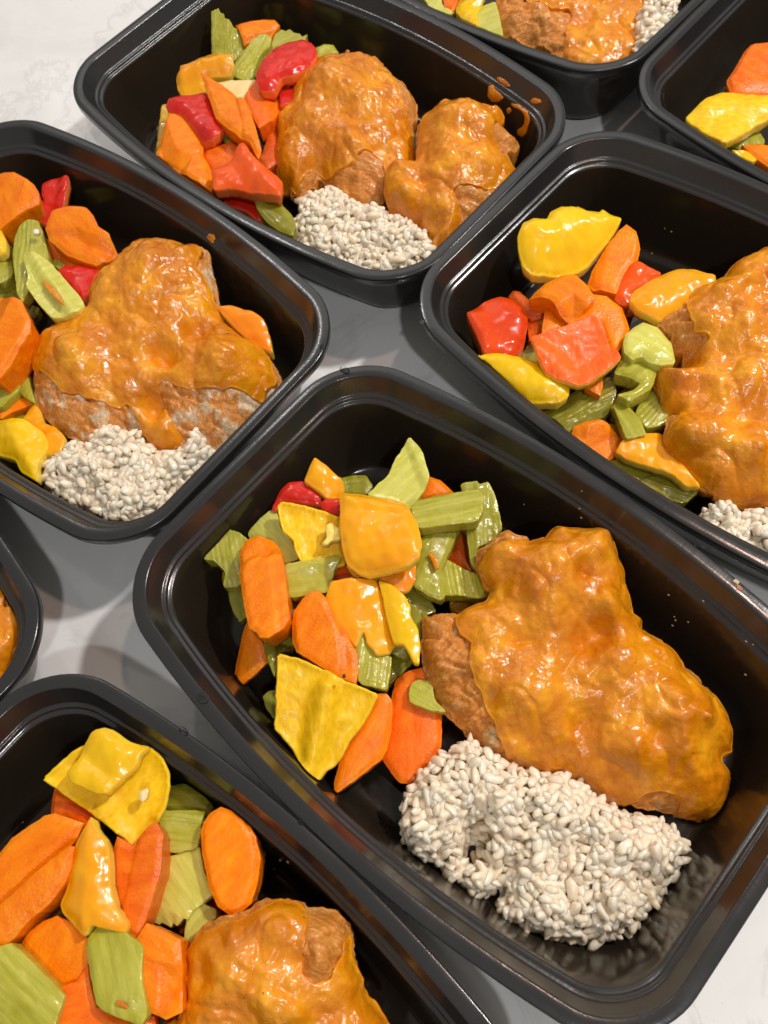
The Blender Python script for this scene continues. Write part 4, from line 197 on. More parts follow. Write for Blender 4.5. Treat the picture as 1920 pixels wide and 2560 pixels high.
SMEARS = [
 {"b":"C","V":[[91.69,364.78,37.92],[93.11,364.09,38.81],[93.98,363.09,38.81],[95.05,359.38,38.31],[95.98,357.58,38.01],[96.95,355.52,37.41],[96.66,355.46,36.61],[95.66,356.4,34.91],[94.92,357.34,33.61],[93.35,359.48,32.11],[92.47,360.89,31.41],[91.49,362.63,32.01],[90.93,363.81,32.91],[91.2,364.5,36.41],[91.51,364.26,38.01],[92.86,363.7,38.78],[93.49,362.78,38.81],[94.71,359.41,38.08],[95.59,357.45,37.89],[96.49,355.44,37.3],[96.26,355.39,36.79],[95.4,356.46,35.07],[94.63,357.24,33.89],[93.13,359.38,32.39],[92.39,360.62,31.77],[91.47,362.28,32.36],[90.82,363.3,33.2],[91.16,364.07,36.59],[91.68,364.06,37.91],[92.62,363.18,38.83],[93.23,362.57,38.81],[94.28,359.27,37.96],[95.3,357.49,37.63],[96.28,355.6,37.1],[95.92,355.54,36.86],[95.18,356.61,35.2],[94.51,357.33,34.12],[93.12,359.4,32.7],[92.24,360.22,32.25],[91.53,361.99,32.7],[90.94,362.95,33.44],[91.33,363.79,36.7]],"F":[[0,1,15,14],[1,2,16,15],[2,3,17,16],[3,4,18,17],[4,5,19,18],[5,6,20,19],[6,7,21,20],[7,8,22,21],[8,9,23,22],[9,10,24,23],[10,11,25,24],[11,12,26,25],[12,13,27,26],[13,0,14,27],[14,15,29,28],[15,16,30,29],[16,17,31,30],[17,18,32,31],[18,19,33,32],[19,20,34,33],[20,21,35,34],[21,22,36,35],[22,23,37,36],[23,24,38,37],[24,25,39,38],[25,26,40,39],[26,27,41,40],[27,14,28,41],[28,29,41],[29,40,41],[29,30,40],[30,39,40],[30,31,39],[31,38,39],[31,32,38],[32,37,38],[32,33,37],[33,36,37],[33,34,36],[34,35,36]],"l":"brown sauce blob dried on the inner wall at right"},
 {"b":"C","V":[[99.97,350.31,37.51],[101.44,348.21,38.31],[102.7,347.3,38.71],[104.5,342.84,38.71],[105.75,341.18,38.71],[106.0,338.95,37.51],[106.22,337.49,36.41],[105.41,337.69,32.72],[105.05,337.33,30.11],[103.69,338.73,26.71],[103.0,339.58,25.41],[102.09,341.2,25.11],[101.56,342.03,24.81],[101.23,343.19,26.11],[101.66,342.97,27.61],[103.27,340.91,30.62],[103.93,340.65,32.81],[104.12,341.23,35.41],[103.96,341.96,36.51],[103.14,344.01,37.12],[102.24,345.9,37.11],[100.48,348.39,36.41],[99.4,350.6,36.81],[99.59,350.67,37.01],[99.73,350.05,37.38],[101.14,347.92,38.19],[102.21,346.81,38.81],[104.24,342.83,38.47],[105.3,340.86,38.79],[105.53,338.9,37.41],[105.82,337.59,36.3],[105.03,337.76,32.69],[104.73,337.48,30.07],[103.33,338.7,26.89],[102.83,339.52,25.67],[101.91,340.92,25.49],[101.46,341.61,25.19],[101.19,342.74,26.38],[101.49,342.47,27.7],[103.21,340.58,30.58],[103.88,340.22,32.98],[104.0,340.71,35.7],[103.95,341.66,36.77],[103.13,343.82,37.37],[102.06,345.61,37.49],[100.38,348.22,36.68],[99.27,350.27,37.1],[99.47,350.21,37.07],[99.56,349.81,37.22],[101.07,347.78,38.0],[101.96,346.59,38.73],[103.91,342.68,38.32],[104.97,340.82,38.63],[105.19,338.98,37.25],[105.61,337.83,36.2],[104.58,337.82,32.67],[104.33,337.63,30.05],[103.01,338.86,26.96],[102.63,339.4,26.04],[101.86,340.78,25.84],[101.53,341.34,25.53],[101.25,342.32,26.63],[101.6,342.22,27.61],[103.22,340.17,30.62],[103.95,339.76,33.22],[104.13,340.37,35.92],[103.87,341.29,37.07],[103.01,343.45,37.76],[102.02,345.54,37.74],[100.45,348.13,36.99],[99.44,350.17,37.31],[99.39,349.81,37.04]],"F":[[0,1,25,24],[1,2,26,25],[2,3,27,26],[3,4,28,27],[4,5,29,28],[5,6,30,29],[6,7,31,30],[7,8,32,31],[8,9,33,32],[9,10,34,33],[10,11,35,34],[11,12,36,35],[12,13,37,36],[13,14,38,37],[14,15,39,38],[15,16,40,39],[16,17,41,40],[17,18,42,41],[18,19,43,42],[19,20,44,43],[20,21,45,44],[21,22,46,45],[22,23,47,46],[23,0,24,47],[24,25,49,48],[25,26,50,49],[26,27,51,50],[27,28,52,51],[28,29,53,52],[29,30,54,53],[30,31,55,54],[31,32,56,55],[32,33,57,56],[33,34,58,57],[34,35,59,58],[35,36,60,59],[36,37,61,60],[37,38,62,61],[38,39,63,62],[39,40,64,63],[40,41,65,64],[41,42,66,65],[42,43,67,66],[43,44,68,67],[44,45,69,68],[45,46,70,69],[46,47,71,70],[47,24,48,71],[48,49,71],[49,70,71],[49,50,70],[50,69,70],[50,51,69],[51,68,69],[51,52,68],[52,67,68],[52,53,67],[53,66,67],[53,54,66],[54,65,66],[54,55,65],[55,64,65],[55,56,64],[56,63,64],[56,57,63],[57,62,63],[57,58,62],[58,61,62],[58,59,61],[59,60,61]],"l":"curved drip of sauce on the inner wall at right"},
 {"b":"C","V":[[106.93,332.91,28.51],[108.12,331.65,31.31],[108.96,330.71,32.91],[110.37,328.82,35.42],[110.97,327.8,36.21],[111.16,327.11,35.51],[110.84,327.44,34.31],[109.3,329.27,31.11],[108.52,330.09,29.61],[107.62,331.28,27.81],[107.14,331.95,27.31],[106.75,332.91,27.61],[106.89,332.53,28.56],[107.95,331.24,31.31],[108.8,330.32,32.89],[110.25,328.49,35.36],[110.58,327.66,36.01],[110.73,327.18,35.41],[110.54,327.46,34.47],[108.99,329.28,31.28],[108.29,330.24,29.67],[107.38,331.32,27.98],[107.02,331.78,27.59],[106.73,332.55,27.87],[106.77,332.02,28.65],[108.07,330.93,31.3],[108.81,330.02,32.81],[110.04,328.1,35.26],[110.41,327.7,35.73],[110.5,327.46,35.23],[110.21,327.58,34.54],[108.72,329.38,31.43],[108.01,330.33,29.82],[107.23,331.42,28.2],[106.91,331.47,28.05],[106.63,332.08,28.17]],"F":[[0,1,13,12],[1,2,14,13],[2,3,15,14],[3,4,16,15],[4,5,17,16],[5,6,18,17],[6,7,19,18],[7,8,20,19],[8,9,21,20],[9,10,22,21],[10,11,23,22],[11,0,12,23],[12,13,25,24],[13,14,26,25],[14,15,27,26],[15,16,28,27],[16,17,29,28],[17,18,30,29],[18,19,31,30],[19,20,32,31],[20,21,33,32],[21,22,34,33],[22,23,35,34],[23,12,24,35],[24,25,35],[25,34,35],[25,26,34],[26,33,34],[26,27,33],[27,32,33],[27,28,32],[28,31,32],[28,29,31],[29,30,31]],"l":"small sauce streak on the ledge of the rim"},
 {"b":"C","V":[[103.55,335.51,18.71],[104.51,334.74,21.01],[105.02,334.18,22.11],[105.49,333.15,22.31],[105.44,332.95,21.61],[104.37,333.74,18.51],[103.95,334.37,17.81],[103.42,335.51,17.71],[103.56,335.17,18.76],[104.43,334.32,21.07],[104.82,333.89,21.98],[105.06,333.12,22.11],[105.1,333.09,21.58],[104.1,333.87,18.57],[103.8,334.19,18.17],[103.26,335.01,18.11],[103.62,334.81,18.8],[104.34,333.83,21.14],[104.68,333.61,21.82],[104.76,333.21,21.85],[104.81,333.32,21.52],[103.7,333.96,18.65],[103.69,334.06,18.53],[103.34,334.68,18.45]],"F":[[0,1,9,8],[1,2,10,9],[2,3,11,10],[3,4,12,11],[4,5,13,12],[5,6,14,13],[6,7,15,14],[7,0,8,15],[8,9,17,16],[9,10,18,17],[10,11,19,18],[11,12,20,19],[12,13,21,20],[13,14,22,21],[14,15,23,22],[15,8,16,23],[16,17,23],[17,22,23],[17,18,22],[18,21,22],[18,19,21],[19,20,21]],"l":"tiny sauce fleck on the ledge of the rim"},
 {"b":"B","V":[[-56.21,301.29,39.71],[-55.03,300.98,40.51],[-54.18,300.45,40.91],[-52.67,298.92,41.62],[-52.08,298.1,41.51],[-52.12,297.18,40.61],[-52.38,296.68,40.01],[-53.52,296.53,38.91],[-54.15,296.67,38.81],[-55.25,298.35,38.81],[-55.85,299.52,38.81],[-56.35,300.84,39.31],[-56.21,300.92,39.76],[-55.28,300.54,40.51],[-54.48,300.07,40.89],[-52.96,298.75,41.46],[-52.63,297.96,41.41],[-52.64,297.06,40.61],[-52.76,296.8,39.97],[-53.85,296.61,38.98],[-54.19,296.75,38.87],[-55.28,298.35,38.88],[-55.85,299.24,39.09],[-56.29,300.64,39.47],[-56.29,300.43,39.85],[-55.21,300.32,40.4],[-54.65,299.89,40.71],[-53.43,298.52,41.26],[-52.97,298.12,41.13],[-52.99,297.24,40.43],[-53.21,296.8,40.04],[-54.13,296.68,39.13],[-54.2,296.77,39.02],[-55.1,298.3,39.1],[-55.77,299.02,39.35],[-56.31,300.23,39.77]],"F":[[0,1,13,12],[1,2,14,13],[2,3,15,14],[3,4,16,15],[4,5,17,16],[5,6,18,17],[6,7,19,18],[7,8,20,19],[8,9,21,20],[9,10,22,21],[10,11,23,22],[11,0,12,23],[12,13,25,24],[13,14,26,25],[14,15,27,26],[15,16,28,27],[16,17,29,28],[17,18,30,29],[18,19,31,30],[19,20,32,31],[20,21,33,32],[21,22,34,33],[22,23,35,34],[23,12,24,35],[24,25,35],[25,34,35],[25,26,34],[26,33,34],[26,27,33],[27,32,33],[27,28,32],[28,31,32],[28,29,31],[29,30,31]],"l":"sauce dab on the long far rim above the chicken"},
 {"b":"C","V":[[95.55,365.2,41.51],[96.58,364.23,42.31],[97.41,363.24,42.51],[98.88,360.84,42.62],[99.71,359.28,42.51],[100.45,357.61,41.91],[100.43,357.16,41.51],[99.28,358.2,40.71],[98.56,358.93,40.51],[97.38,360.92,40.41],[96.63,362.4,40.51],[95.66,364.69,41.01],[95.52,364.9,41.46],[96.28,363.9,42.21],[97.07,363.02,42.39],[98.6,360.72,42.46],[99.25,359.09,42.41],[99.96,357.39,41.91],[100.17,357.21,41.67],[99.11,358.24,40.88],[98.53,358.94,40.67],[97.31,360.74,40.68],[96.55,362.14,40.79],[95.65,364.42,41.27],[95.38,364.35,41.55],[96.27,363.78,42.0],[96.87,362.9,42.21],[98.15,360.44,42.36],[99.05,359.21,42.13],[99.73,357.59,41.63],[99.83,357.26,41.84],[98.98,358.26,41.13],[98.48,358.87,40.92],[97.41,360.72,40.9],[96.56,361.95,41.05],[95.54,364.06,41.57]],"F":[[0,1,13,12],[1,2,14,13],[2,3,15,14],[3,4,16,15],[4,5,17,16],[5,6,18,17],[6,7,19,18],[7,8,20,19],[8,9,21,20],[9,10,22,21],[10,11,23,22],[11,0,12,23],[12,13,25,24],[13,14,26,25],[14,15,27,26],[15,16,28,27],[16,17,29,28],[17,18,30,29],[18,19,31,30],[19,20,32,31],[20,21,33,32],[21,22,34,33],[22,23,35,34],[23,12,24,35],[24,25,35],[25,34,35],[25,26,34],[26,33,34],[26,27,33],[27,32,33],[27,28,32],[28,31,32],[28,29,31],[29,30,31]],"l":"thin brown sauce smudge beneath the far rim"},
 {"b":"C","V":[[107.53,344.92,41.81],[108.74,344.18,43.21],[109.59,343.27,43.81],[111.06,341.06,44.42],[111.62,340.1,44.41],[111.51,339.57,43.81],[111.12,339.85,43.21],[109.66,341.27,42.11],[108.99,341.97,41.61],[108.25,342.85,41.21],[107.83,343.55,41.11],[107.37,344.69,41.31],[107.46,344.51,41.86],[108.49,343.73,43.21],[109.31,343.01,43.69],[110.82,340.91,44.26],[111.16,339.97,44.31],[111.09,339.62,43.81],[110.89,339.79,43.47],[109.44,341.19,42.38],[108.83,341.92,41.87],[108.12,342.74,41.48],[107.73,343.32,41.39],[107.35,344.37,41.57],[107.34,344.08,41.85],[108.56,343.5,43.1],[109.17,342.84,43.51],[110.42,340.58,44.16],[110.92,340.06,44.13],[110.83,339.78,43.83],[110.64,339.86,43.64],[109.31,341.32,42.53],[108.72,342.02,42.02],[108.14,342.8,41.7],[107.71,343.17,41.65],[107.23,343.95,41.87]],"F":[[0,1,13,12],[1,2,14,13],[2,3,15,14],[3,4,16,15],[4,5,17,16],[5,6,18,17],[6,7,19,18],[7,8,20,19],[8,9,21,20],[9,10,22,21],[10,11,23,22],[11,0,12,23],[12,13,25,24],[13,14,26,25],[14,15,27,26],[15,16,28,27],[16,17,29,28],[17,18,30,29],[18,19,31,30],[19,20,32,31],[20,21,33,32],[21,22,34,33],[22,23,35,34],[23,12,24,35],[24,25,35],[25,34,35],[25,26,34],[26,33,34],[26,27,33],[27,32,33],[27,28,32],[28,31,32],[28,29,31],[29,30,31]],"l":"flaky sauce crumb on the ledge at the far corner"},
 {"b":"C","V":[[98.04,351.91,33.51],[98.84,350.75,34.92],[99.22,350.14,35.02],[99.59,349.21,34.31],[99.41,349.29,33.41],[98.82,349.79,32.01],[98.5,350.31,31.41],[97.97,351.13,31.31],[97.83,351.58,31.71],[97.72,352.05,32.81],[97.86,351.39,33.59],[98.63,350.45,34.79],[98.93,350.21,34.77],[99.15,349.22,34.2],[98.96,349.26,33.51],[98.43,349.82,32.11],[98.27,350.08,31.79],[97.94,350.83,31.66],[97.86,351.24,31.96],[97.74,351.69,32.97],[97.74,350.96,33.57],[98.58,350.23,34.62],[98.59,350.25,34.52],[98.76,349.4,33.97],[98.79,349.61,33.42],[98.2,349.96,32.24],[98.18,350.01,32.13],[97.99,350.6,32.0],[97.8,350.7,32.34],[97.64,351.1,33.26]],"F":[[0,1,11,10],[1,2,12,11],[2,3,13,12],[3,4,14,13],[4,5,15,14],[5,6,16,15],[6,7,17,16],[7,8,18,17],[8,9,19,18],[9,0,10,19],[10,11,21,20],[11,12,22,21],[12,13,23,22],[13,14,24,23],[14,15,25,24],[15,16,26,25],[16,17,27,26],[17,18,28,27],[18,19,29,28],[19,10,20,29],[20,21,29],[21,28,29],[21,22,28],[22,27,28],[22,23,27],[23,26,27],[23,24,26],[24,25,26]],"l":"little round sauce dot between blob and curved drip"},
]

MM = 0.001
H = 48.0
sc = bpy.context.scene
COL = sc.collection

# ---------------------------------------------------------------- camera
cam = bpy.data.cameras.new('camera')
co = bpy.data.objects.new('camera', cam)
COL.objects.link(co)
cp, sp = math.cos(GEO['pitch']), math.sin(GEO['pitch'])
cr, sr = math.cos(GEO['roll']), math.sin(GEO['roll'])
right = Vector((cr, sr*cp, sr*sp)); up = Vector((-sr, cr*cp, cr*sp)); fwd = Vector((0, sp, -cp))
M = Matrix((right, up, -fwd)).transposed().to_4x4()
M.translation = Vector((0, 0, (GEO['h']+H)*MM))
co.matrix_world = M
cam.sensor_fit = 'HORIZONTAL'; cam.sensor_width = 36
cam.lens = GEO['f']/1920*36
cam.clip_start = 0.01; cam.clip_end = 50
cam.dof.use_dof = True; cam.dof.focus_distance = 0.33; cam.dof.aperture_fstop = 30
sc.camera = co

# ---------------------------------------------------------------- light
w = bpy.data.worlds.new('World'); sc.world = w; w.use_nodes = True
bg = w.node_tree.nodes['Background']
bg.inputs[0].default_value = (1.0, 0.95, 0.88, 1); bg.inputs[1].default_value = 0.36

def lamp(name, d, dist, size, watts, col, shape='DISK', size_y=None, aim=(0.03, 0.12, 0.02)):
    l = bpy.data.lights.new(name, 'AREA'); l.shape = shape; l.size = size
    if size_y: l.size_y = size_y
    l.energy = watts; l.color = col
    o = bpy.data.objects.new(name, l); COL.objects.link(o)
    d = Vector(d).normalized(); a = Vector(aim)
    o.location = a + d*dist
    o.rotation_euler = d.to_track_quat('Z', 'Y').to_euler()
    return o
lamp('strip_fill_lamp', (0.71, 0.20, 1.0), 1.5, 0.085, 13.0, (1.0, 0.975, 0.94))
lamp('strip_fill_lamp', (0.36, 0.17, 1.0), 1.5, 0.06, 3.0, (1.0, 0.66, 0.52))
lamp('strip_fill_lamp', (-0.25, 0.9, 1.0), 1.6, 0.05, 1.2, (1.0, 0.95, 0.9))
lamp('strip_fill_lamp', (0.12, -0.58, 1.0), 1.5, 0.06, 4.5, (0.97, 0.98, 1.0))  # added camera-side lamp, brightens the counter strip beside the front box
lamp('rim_fill_panel', (0.05, 1.0, 0.9), 2.2, 1.6, 4.0, (1.0, 0.97, 0.93), 'RECTANGLE', 1.0)  # unseen soft panel added for rim highlights and ambient fill

sc.view_settings.view_transform = 'Standard'; sc.view_settings.look = 'None'
sc.view_settings.exposure = 0.0; sc.view_settings.gamma = 1.0
sc.cycles.use_denoising = True
sc.cycles.max_bounces = 8; sc.cycles.diffuse_bounces = 3; sc.cycles.glossy_bounces = 4
sc.cycles.transmission_bounces = 5; sc.cycles.sample_clamp_indirect = 4.0
sc.cycles.caustics_reflective = False; sc.cycles.caustics_refractive = False

# ---------------------------------------------------------------- materials
MAT = {}
class NT:
    def __init__(s, name):
        s.m = bpy.data.materials.new(name); s.m.use_nodes = True
        s.t = s.m.node_tree; s.b = s.t.nodes['Principled BSDF']; MAT[name] = s.m
        s.tc = s.t.nodes.new('ShaderNodeTexCoord')
        s.oi = s.t.nodes.new('ShaderNodeObjectInfo')
    def link(s, a, b): s.t.links.new(a, b)
    def mapping(s, scale=(1, 1, 1), rnd=True, src='Object'):
        mp = s.t.nodes.new('ShaderNodeMapping'); mp.inputs['Scale'].default_value = scale
        s.link(s.tc.outputs[src], mp.inputs[0])
        if rnd:
            v = s.t.nodes.new('ShaderNodeVectorMath'); v.operation = 'SCALE'
            v.inputs[0].default_value = (3.1, 1.7, 2.3); s.link(s.oi.outputs['Random'], v.inputs['Scale'])
            s.link(v.outputs[0], mp.inputs['Location'])
        return mp.outputs[0]
    def noise(s, scale, detail=3, rough=.55, vec=None, dist=0.):
        n = s.t.nodes.new('ShaderNodeTexNoise'); n.inputs['Scale'].default_value = scale
        n.inputs['Detail'].default_value = detail; n.inputs['Roughness'].default_value = rough
        n.inputs['Distortion'].default_value = dist
        s.link(vec or s.mapping(), n.inputs['Vector']); return n.outputs['Fac']
    def vor(s, scale, vec=None, feature='F1', out='Distance'):
        n = s.t.nodes.new('ShaderNodeTexVoronoi'); n.inputs['Scale'].default_value = scale; n.feature = feature
        s.link(vec or s.mapping(), n.inputs['Vector']); return n.outputs[out]
    def ramp(s, fac, stops, interp='LINEAR'):
        r = s.t.nodes.new('ShaderNodeValToRGB'); r.color_ramp.interpolation = interp
        e = r.color_ramp.elements
        e[0].position, e[0].color = stops[0][0], (*stops[0][1], 1)
        e[1].position, e[1].color = stops[-1][0], (*stops[-1][1], 1)
        for p, c in stops[1:-1]:
            x = e.new(p); x.color = (*c, 1)
        s.link(fac, r.inputs[0]); return r.outputs[0]
    def math(s, op, a, b=None, clamp=False):
        n = s.t.nodes.new('ShaderNodeMath'); n.operation = op; n.use_clamp = clamp
        for i, x in enumerate((a, b)):
            if x is None: continue
            if isinstance(x, (int, float)): n.inputs[i].default_value = x
            else: s.link(x, n.inputs[i])
        return n.outputs[0]
    def mix(s, fac, a, b):
        n = s.t.nodes.new('ShaderNodeMix'); n.data_type = 'RGBA'
        for i, x in ((0, fac), (6, a), (7, b)):
            if isinstance(x, (int, float)): n.inputs[i].default_value = x
            elif isinstance(x, tuple): n.inputs[i].default_value = (*x, 1)
            else: s.link(x, n.inputs[i])
        return n.outputs[2]
    def hsv(s, col, amt=.06, sat=1.):
        h = s.t.nodes.new('ShaderNodeHueSaturation')
        s.link(col, h.inputs['Color']); h.inputs['Saturation'].default_value = sat
        v = s.math('ADD', s.math('MULTIPLY', s.oi.outputs['Random'], 2*amt), 1-amt); s.link(v, h.inputs['Value'])
        return h.outputs[0]
    def bump(s, hgt, dist, strength=1., prev=None):
        b = s.t.nodes.new('ShaderNodeBump'); b.inputs['Distance'].default_value = dist
        b.inputs['Strength'].default_value = strength; s.link(hgt, b.inputs['Height'])
        if prev is not None: s.link(prev, b.inputs['Normal'])
        return b.outputs[0]
    def set(s, **k):
        for n, v in k.items():
            i = s.b.inputs[n.replace('_', ' ')]
            if isinstance(v, (int, float)): i.default_value = v
            elif isinstance(v, tuple): i.default_value = (*v, 1) if len(v) == 3 and i.type == 'RGBA' else v
            else: s.link(v, i)

def sss(n, w, scale, rad=(1., .4, .15)):
    n.set(Subsurface_Weight=w, Subsurface_Scale=scale*MM); n.b.inputs['Subsurface Radius'].default_value = rad

def wet_patch(n, lo, hi, scale=180):
    return n.ramp(n.noise(scale, 2), [(.4, (lo,)*3), (.62, (hi,)*3)])

def carrot(name, c1, c2, c3):
    n = NT(name)
    st = n.mapping((.35, 1, 1))
    col = n.ramp(n.noise(260, 5, .65, st), [(.3, c1), (.5, c2), (.72, c3)])
    pale = n.ramp(n.vor(900), [(.05, (1, 1, 1)), (.16, (0, 0, 0))])
    col = n.mix(n.math('MULTIPLY', pale, .22), col, (1.0, .48, .16))
    n.set(Base_Color=n.hsv(col, .10), Roughness=wet_patch(n, .17, .34), Specular_IOR_Level=.30)
    b = n.bump(n.noise(900, 3, .6), .00035, .8)
    b = n.bump(n.noise(330, 2, .5, st), .0004, .4, b)
    n.set(Normal=b, Coat_Weight=0.)
    sss(n, .15, 2.0, (1., .35, .05))
carrot('carrot', (.84, .165, .001), (.93, .225, .002), (.98, .31, .006))
carrot('carrot_red', (.76, .115, .004), (.88, .16, .006), (.95, .24, .012))
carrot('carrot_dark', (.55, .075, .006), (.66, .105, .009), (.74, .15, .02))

def pepper(name, c1, c2, inner=False, spec=.5):
    n = NT(name)
    col = n.ramp(n.noise(70, 3), [(.3, c1), (.7, c2)])
    if inner:
        vv = n.vor(700, n.mapping((.55, 1.2, 1)), 'SMOOTH_F1')
        vein = n.noise(260, 3, .6, n.mapping((.45, 1.3, 1)), 1.5)
        col = n.mix(n.ramp(vv, [(.25, (0, 0, 0)), (.75, (1, 1, 1))]), col, tuple(min(1, c*1.1+.006) for c in c2))
        b = n.bump(vein, .0006, .4, n.bump(vv, .0003, .3))
        n.set(Base_Color=n.hsv(col, .05), Roughness=.38, Specular_IOR_Level=.28, Normal=b, Coat_Weight=.06, Coat_Roughness=.06)
    else:
        b = n.bump(n.noise(120, 2, .5), .0008, .25, n.bump(n.noise(900, 2), .0001, .3))
        n.set(Base_Color=n.hsv(col, .06), Roughness=wet_patch(n, .16, .30, 120), Normal=b, Specular_IOR_Level=.38, Coat_Weight=.12, Coat_Roughness=.04)
    sss(n, .3, 3.0, (1., .55, .12))
pepper('yellow', (.85, .48, .004), (.91, .58, .006))
pepper('yellow_inner', (.84, .46, .004), (.90, .57, .008), True)
pepper('yellow_orange', (.88, .33, .004), (.92, .43, .006))
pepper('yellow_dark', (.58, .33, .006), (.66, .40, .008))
pepper('orange', (.88, .24, .006), (.92, .32, .01))
pepper('orange_inner', (.82, .095, .004), (.90, .15, .008), True)
pepper('red_orange', (.80, .085, .006), (.88, .13, .01))
pepper('red_orange2', (.66, .045, .004), (.76, .075, .006))
pepper('red', (.58, .012, .008), (.72, .028, .012))
pepper('pith', (.92, .66, .10), (.94, .74, .22))
pepper('cream', (.78, .58, .22), (.86, .70, .36))
pepper('flesh_yellow', (.92, .62, .05), (.95, .70, .12))
pepper('flesh_red', (.86, .16, .03), (.92, .24, .06))

def celery(name, c1, c2, c3):
    n = NT(name)
    st = n.mapping((.10, 1, 1))
    col = n.ramp(n.noise(420, 4, .6, st), [(.3, c1), (.52, c2), (.75, c3)])
    col = n.mix(n.ramp(n.noise(60, 2), [(.35, (0, 0, 0)), (.7, (.45,)*3)]), col, c3)
    b = n.bump(n.noise(620, 3, .6, st), .0005, .45, n.bump(n.noise(170, 3), .0012, .4))
    n.set(Base_Color=n.hsv(col, .10), Roughness=wet_patch(n, .14, .34, 150), Normal=b, Specular_IOR_Level=.4, Coat_Weight=.12, Coat_Roughness=.04)
    sss(n, .4, 3, (.8, .9, .15))
celery('celery', (.31, .285, .014), (.40, .375, .028), (.56, .53, .11))
celery('celery_pale', (.48, .46, .06), (.57, .55, .09), (.68, .66, .18))
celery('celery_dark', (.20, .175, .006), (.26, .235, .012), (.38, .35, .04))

n = NT('sauce')
col = n.ramp(n.noise(75, 5, .62), [(.32, (.56, .160, .002)), (.5, (.72, .245, .004)), (.68, (.86, .37, .010))])
fleck = n.ramp(n.vor(150), [(.030, (1, 1, 1)), (.045, (0, 0, 0))])
col = n.mix(n.math('MULTIPLY', fleck, .85), col, (.06, .022, .006))
n.set(Base_Color=n.hsv(col, .04), Roughness=n.ramp(n.noise(200, 2), [(.35, (.14,)*3), (.7, (.34,)*3)]), Specular_IOR_Level=.55)
b = n.bump(n.noise(800, 3, .6), .0003, .5)
b = n.bump(n.noise(330, 3, .6), .0009, .55, b)
n.set(Normal=b, Coat_Weight=.25, Coat_Roughness=.06)
sss(n, .2, 2.0, (1., .45, .12))

def meat(name, a, b_, c, stained):
    n = NT(name)
    st = n.mapping((.12, 1, 1))
    f = n.noise(620, 5, .72, st, .8)
    col = n.ramp(f, [(.30, a), (.5, b_), (.70, c)])
    stain = n.ramp(n.noise(85, 4, .65), stained)
    col = n.mix(n.math('MULTIPLY', stain, .9), col, n.ramp(f, [(.33, (.50, .14, .006)), (.55, (.72, .25, .012)), (.72, (.86, .44, .09))]))
    deep = n.ramp(n.noise(210, 4, .65, st), [(.27, (1, 1, 1)), (.38, (0, 0, 0))])  # crevice shade put into the meat colour by noise
    col = n.mix(n.math('MULTIPLY', deep, .4), col, (.20, .06, .012))
    bb = n.bump(f, .0009, .9, n.bump(n.noise(1300, 2), .0003, .6))
    n.set(Base_Color=col, Roughness=.36, Normal=bb, Coat_Weight=.25, Coat_Roughness=.15)
    sss(n, .15, 1.5)
meat('meat', (.48, .28, .13), (.72, .52, .31), (.90, .76, .55), [(.45, (0, 0, 0)), (.53, (1, 1, 1))])
meat('meat_stained', (.40, .20, .06), (.70, .46, .20), (.88, .72, .42), [(.28, (0, 0, 0)), (.40, (1, 1, 1))])

n = NT('rice')
col = n.ramp(n.noise(500, 2), [(.3, (.90, .735, .535)), (.7, (.95, .83, .675))])
col = n.mix(n.ramp(n.oi.outputs['Random'], [(.15, (.55,)*3), (.6, (0, 0, 0))]), col, (.90, .72, .52))
n.set(Base_Color=n.hsv(col, .07), Roughness=.33, Coat_Weight=.3, Coat_Roughness=.15, Normal=n.bump(n.noise(900, 2), .0002, .5))
sss(n, .8, 2.5, (1., .92, .85))
n = NT('rice_under')
col = n.ramp(n.noise(420, 3), [(.3, (.90, .71, .50)), (.7, (.94, .81, .64))])
n.set(Base_Color=col, Roughness=.4, Normal=n.bump(n.noise(600, 2), .0004, .6))
sss(n, .8, 2.5, (1., .92, .85))

n = NT('black_plastic')
g1 = n.noise(9, 3, .6); fine = n.noise(1500, 2)
smudge = n.ramp(n.noise(30, 4, .65, dist=1.0), [(.42, (.12,)*3), (.7, (.30,)*3)])
n.set(Base_Color=n.ramp(g1, [(.3, (.021, .0155, .0102)), (.7, (.026, .0195, .0135))]), Roughness=smudge, Specular_IOR_Level=.38,
      Normal=n.bump(fine, .00002, .5, n.bump(n.noise(40, 2), .0008, .12)))
n = NT('black_rim')
scr = n.noise(700, 3, .7, n.mapping((.05, 1, 1), False)); scr2 = n.noise(700, 3, .7, n.mapping((1, .05, 1), False))
n.set(Specular_IOR_Level=.7, Base_Color=(.019, .0185, .0185), Roughness=n.ramp(n.noise(45, 3), [(.35, (.15,)*3), (.7, (.26,)*3)]),
      Normal=n.bump(scr2, .00007, .5, n.bump(scr, .00007, .5)))

n = NT('quartz')
v = n.mapping((1, 1, 1), False)
cloud = n.noise(9, 5, .6, v, .8)
col = n.ramp(cloud, [(.3, (.76, .755, .735)), (.5, (.86, .855, .84)), (.7, (.89, .885, .87))])
veins = n.ramp(n.noise(5, 6, .62, v, 2.2), [(.475, (0, 0, 0)), (.5, (.7,)*3), (.525, (0, 0, 0))])
col = n.mix(n.math('MULTIPLY', veins, .35), col, (.42, .41, .39))
spk = n.ramp(n.noise(900, 2, .5, v), [(.24, (1, 1, 1)), (.34, (0, 0, 0))])
pat = n.ramp(n.noise(35, 3, .6, v), [(.5, (0, 0, 0)), (.66, (1, 1, 1))])
col = n.mix(n.math('MULTIPLY', n.math('MULTIPLY', spk, pat), .8), col, (.30, .285, .27))
n.set(Base_Color=col, Roughness=.11, Specular_IOR_Level=.75)

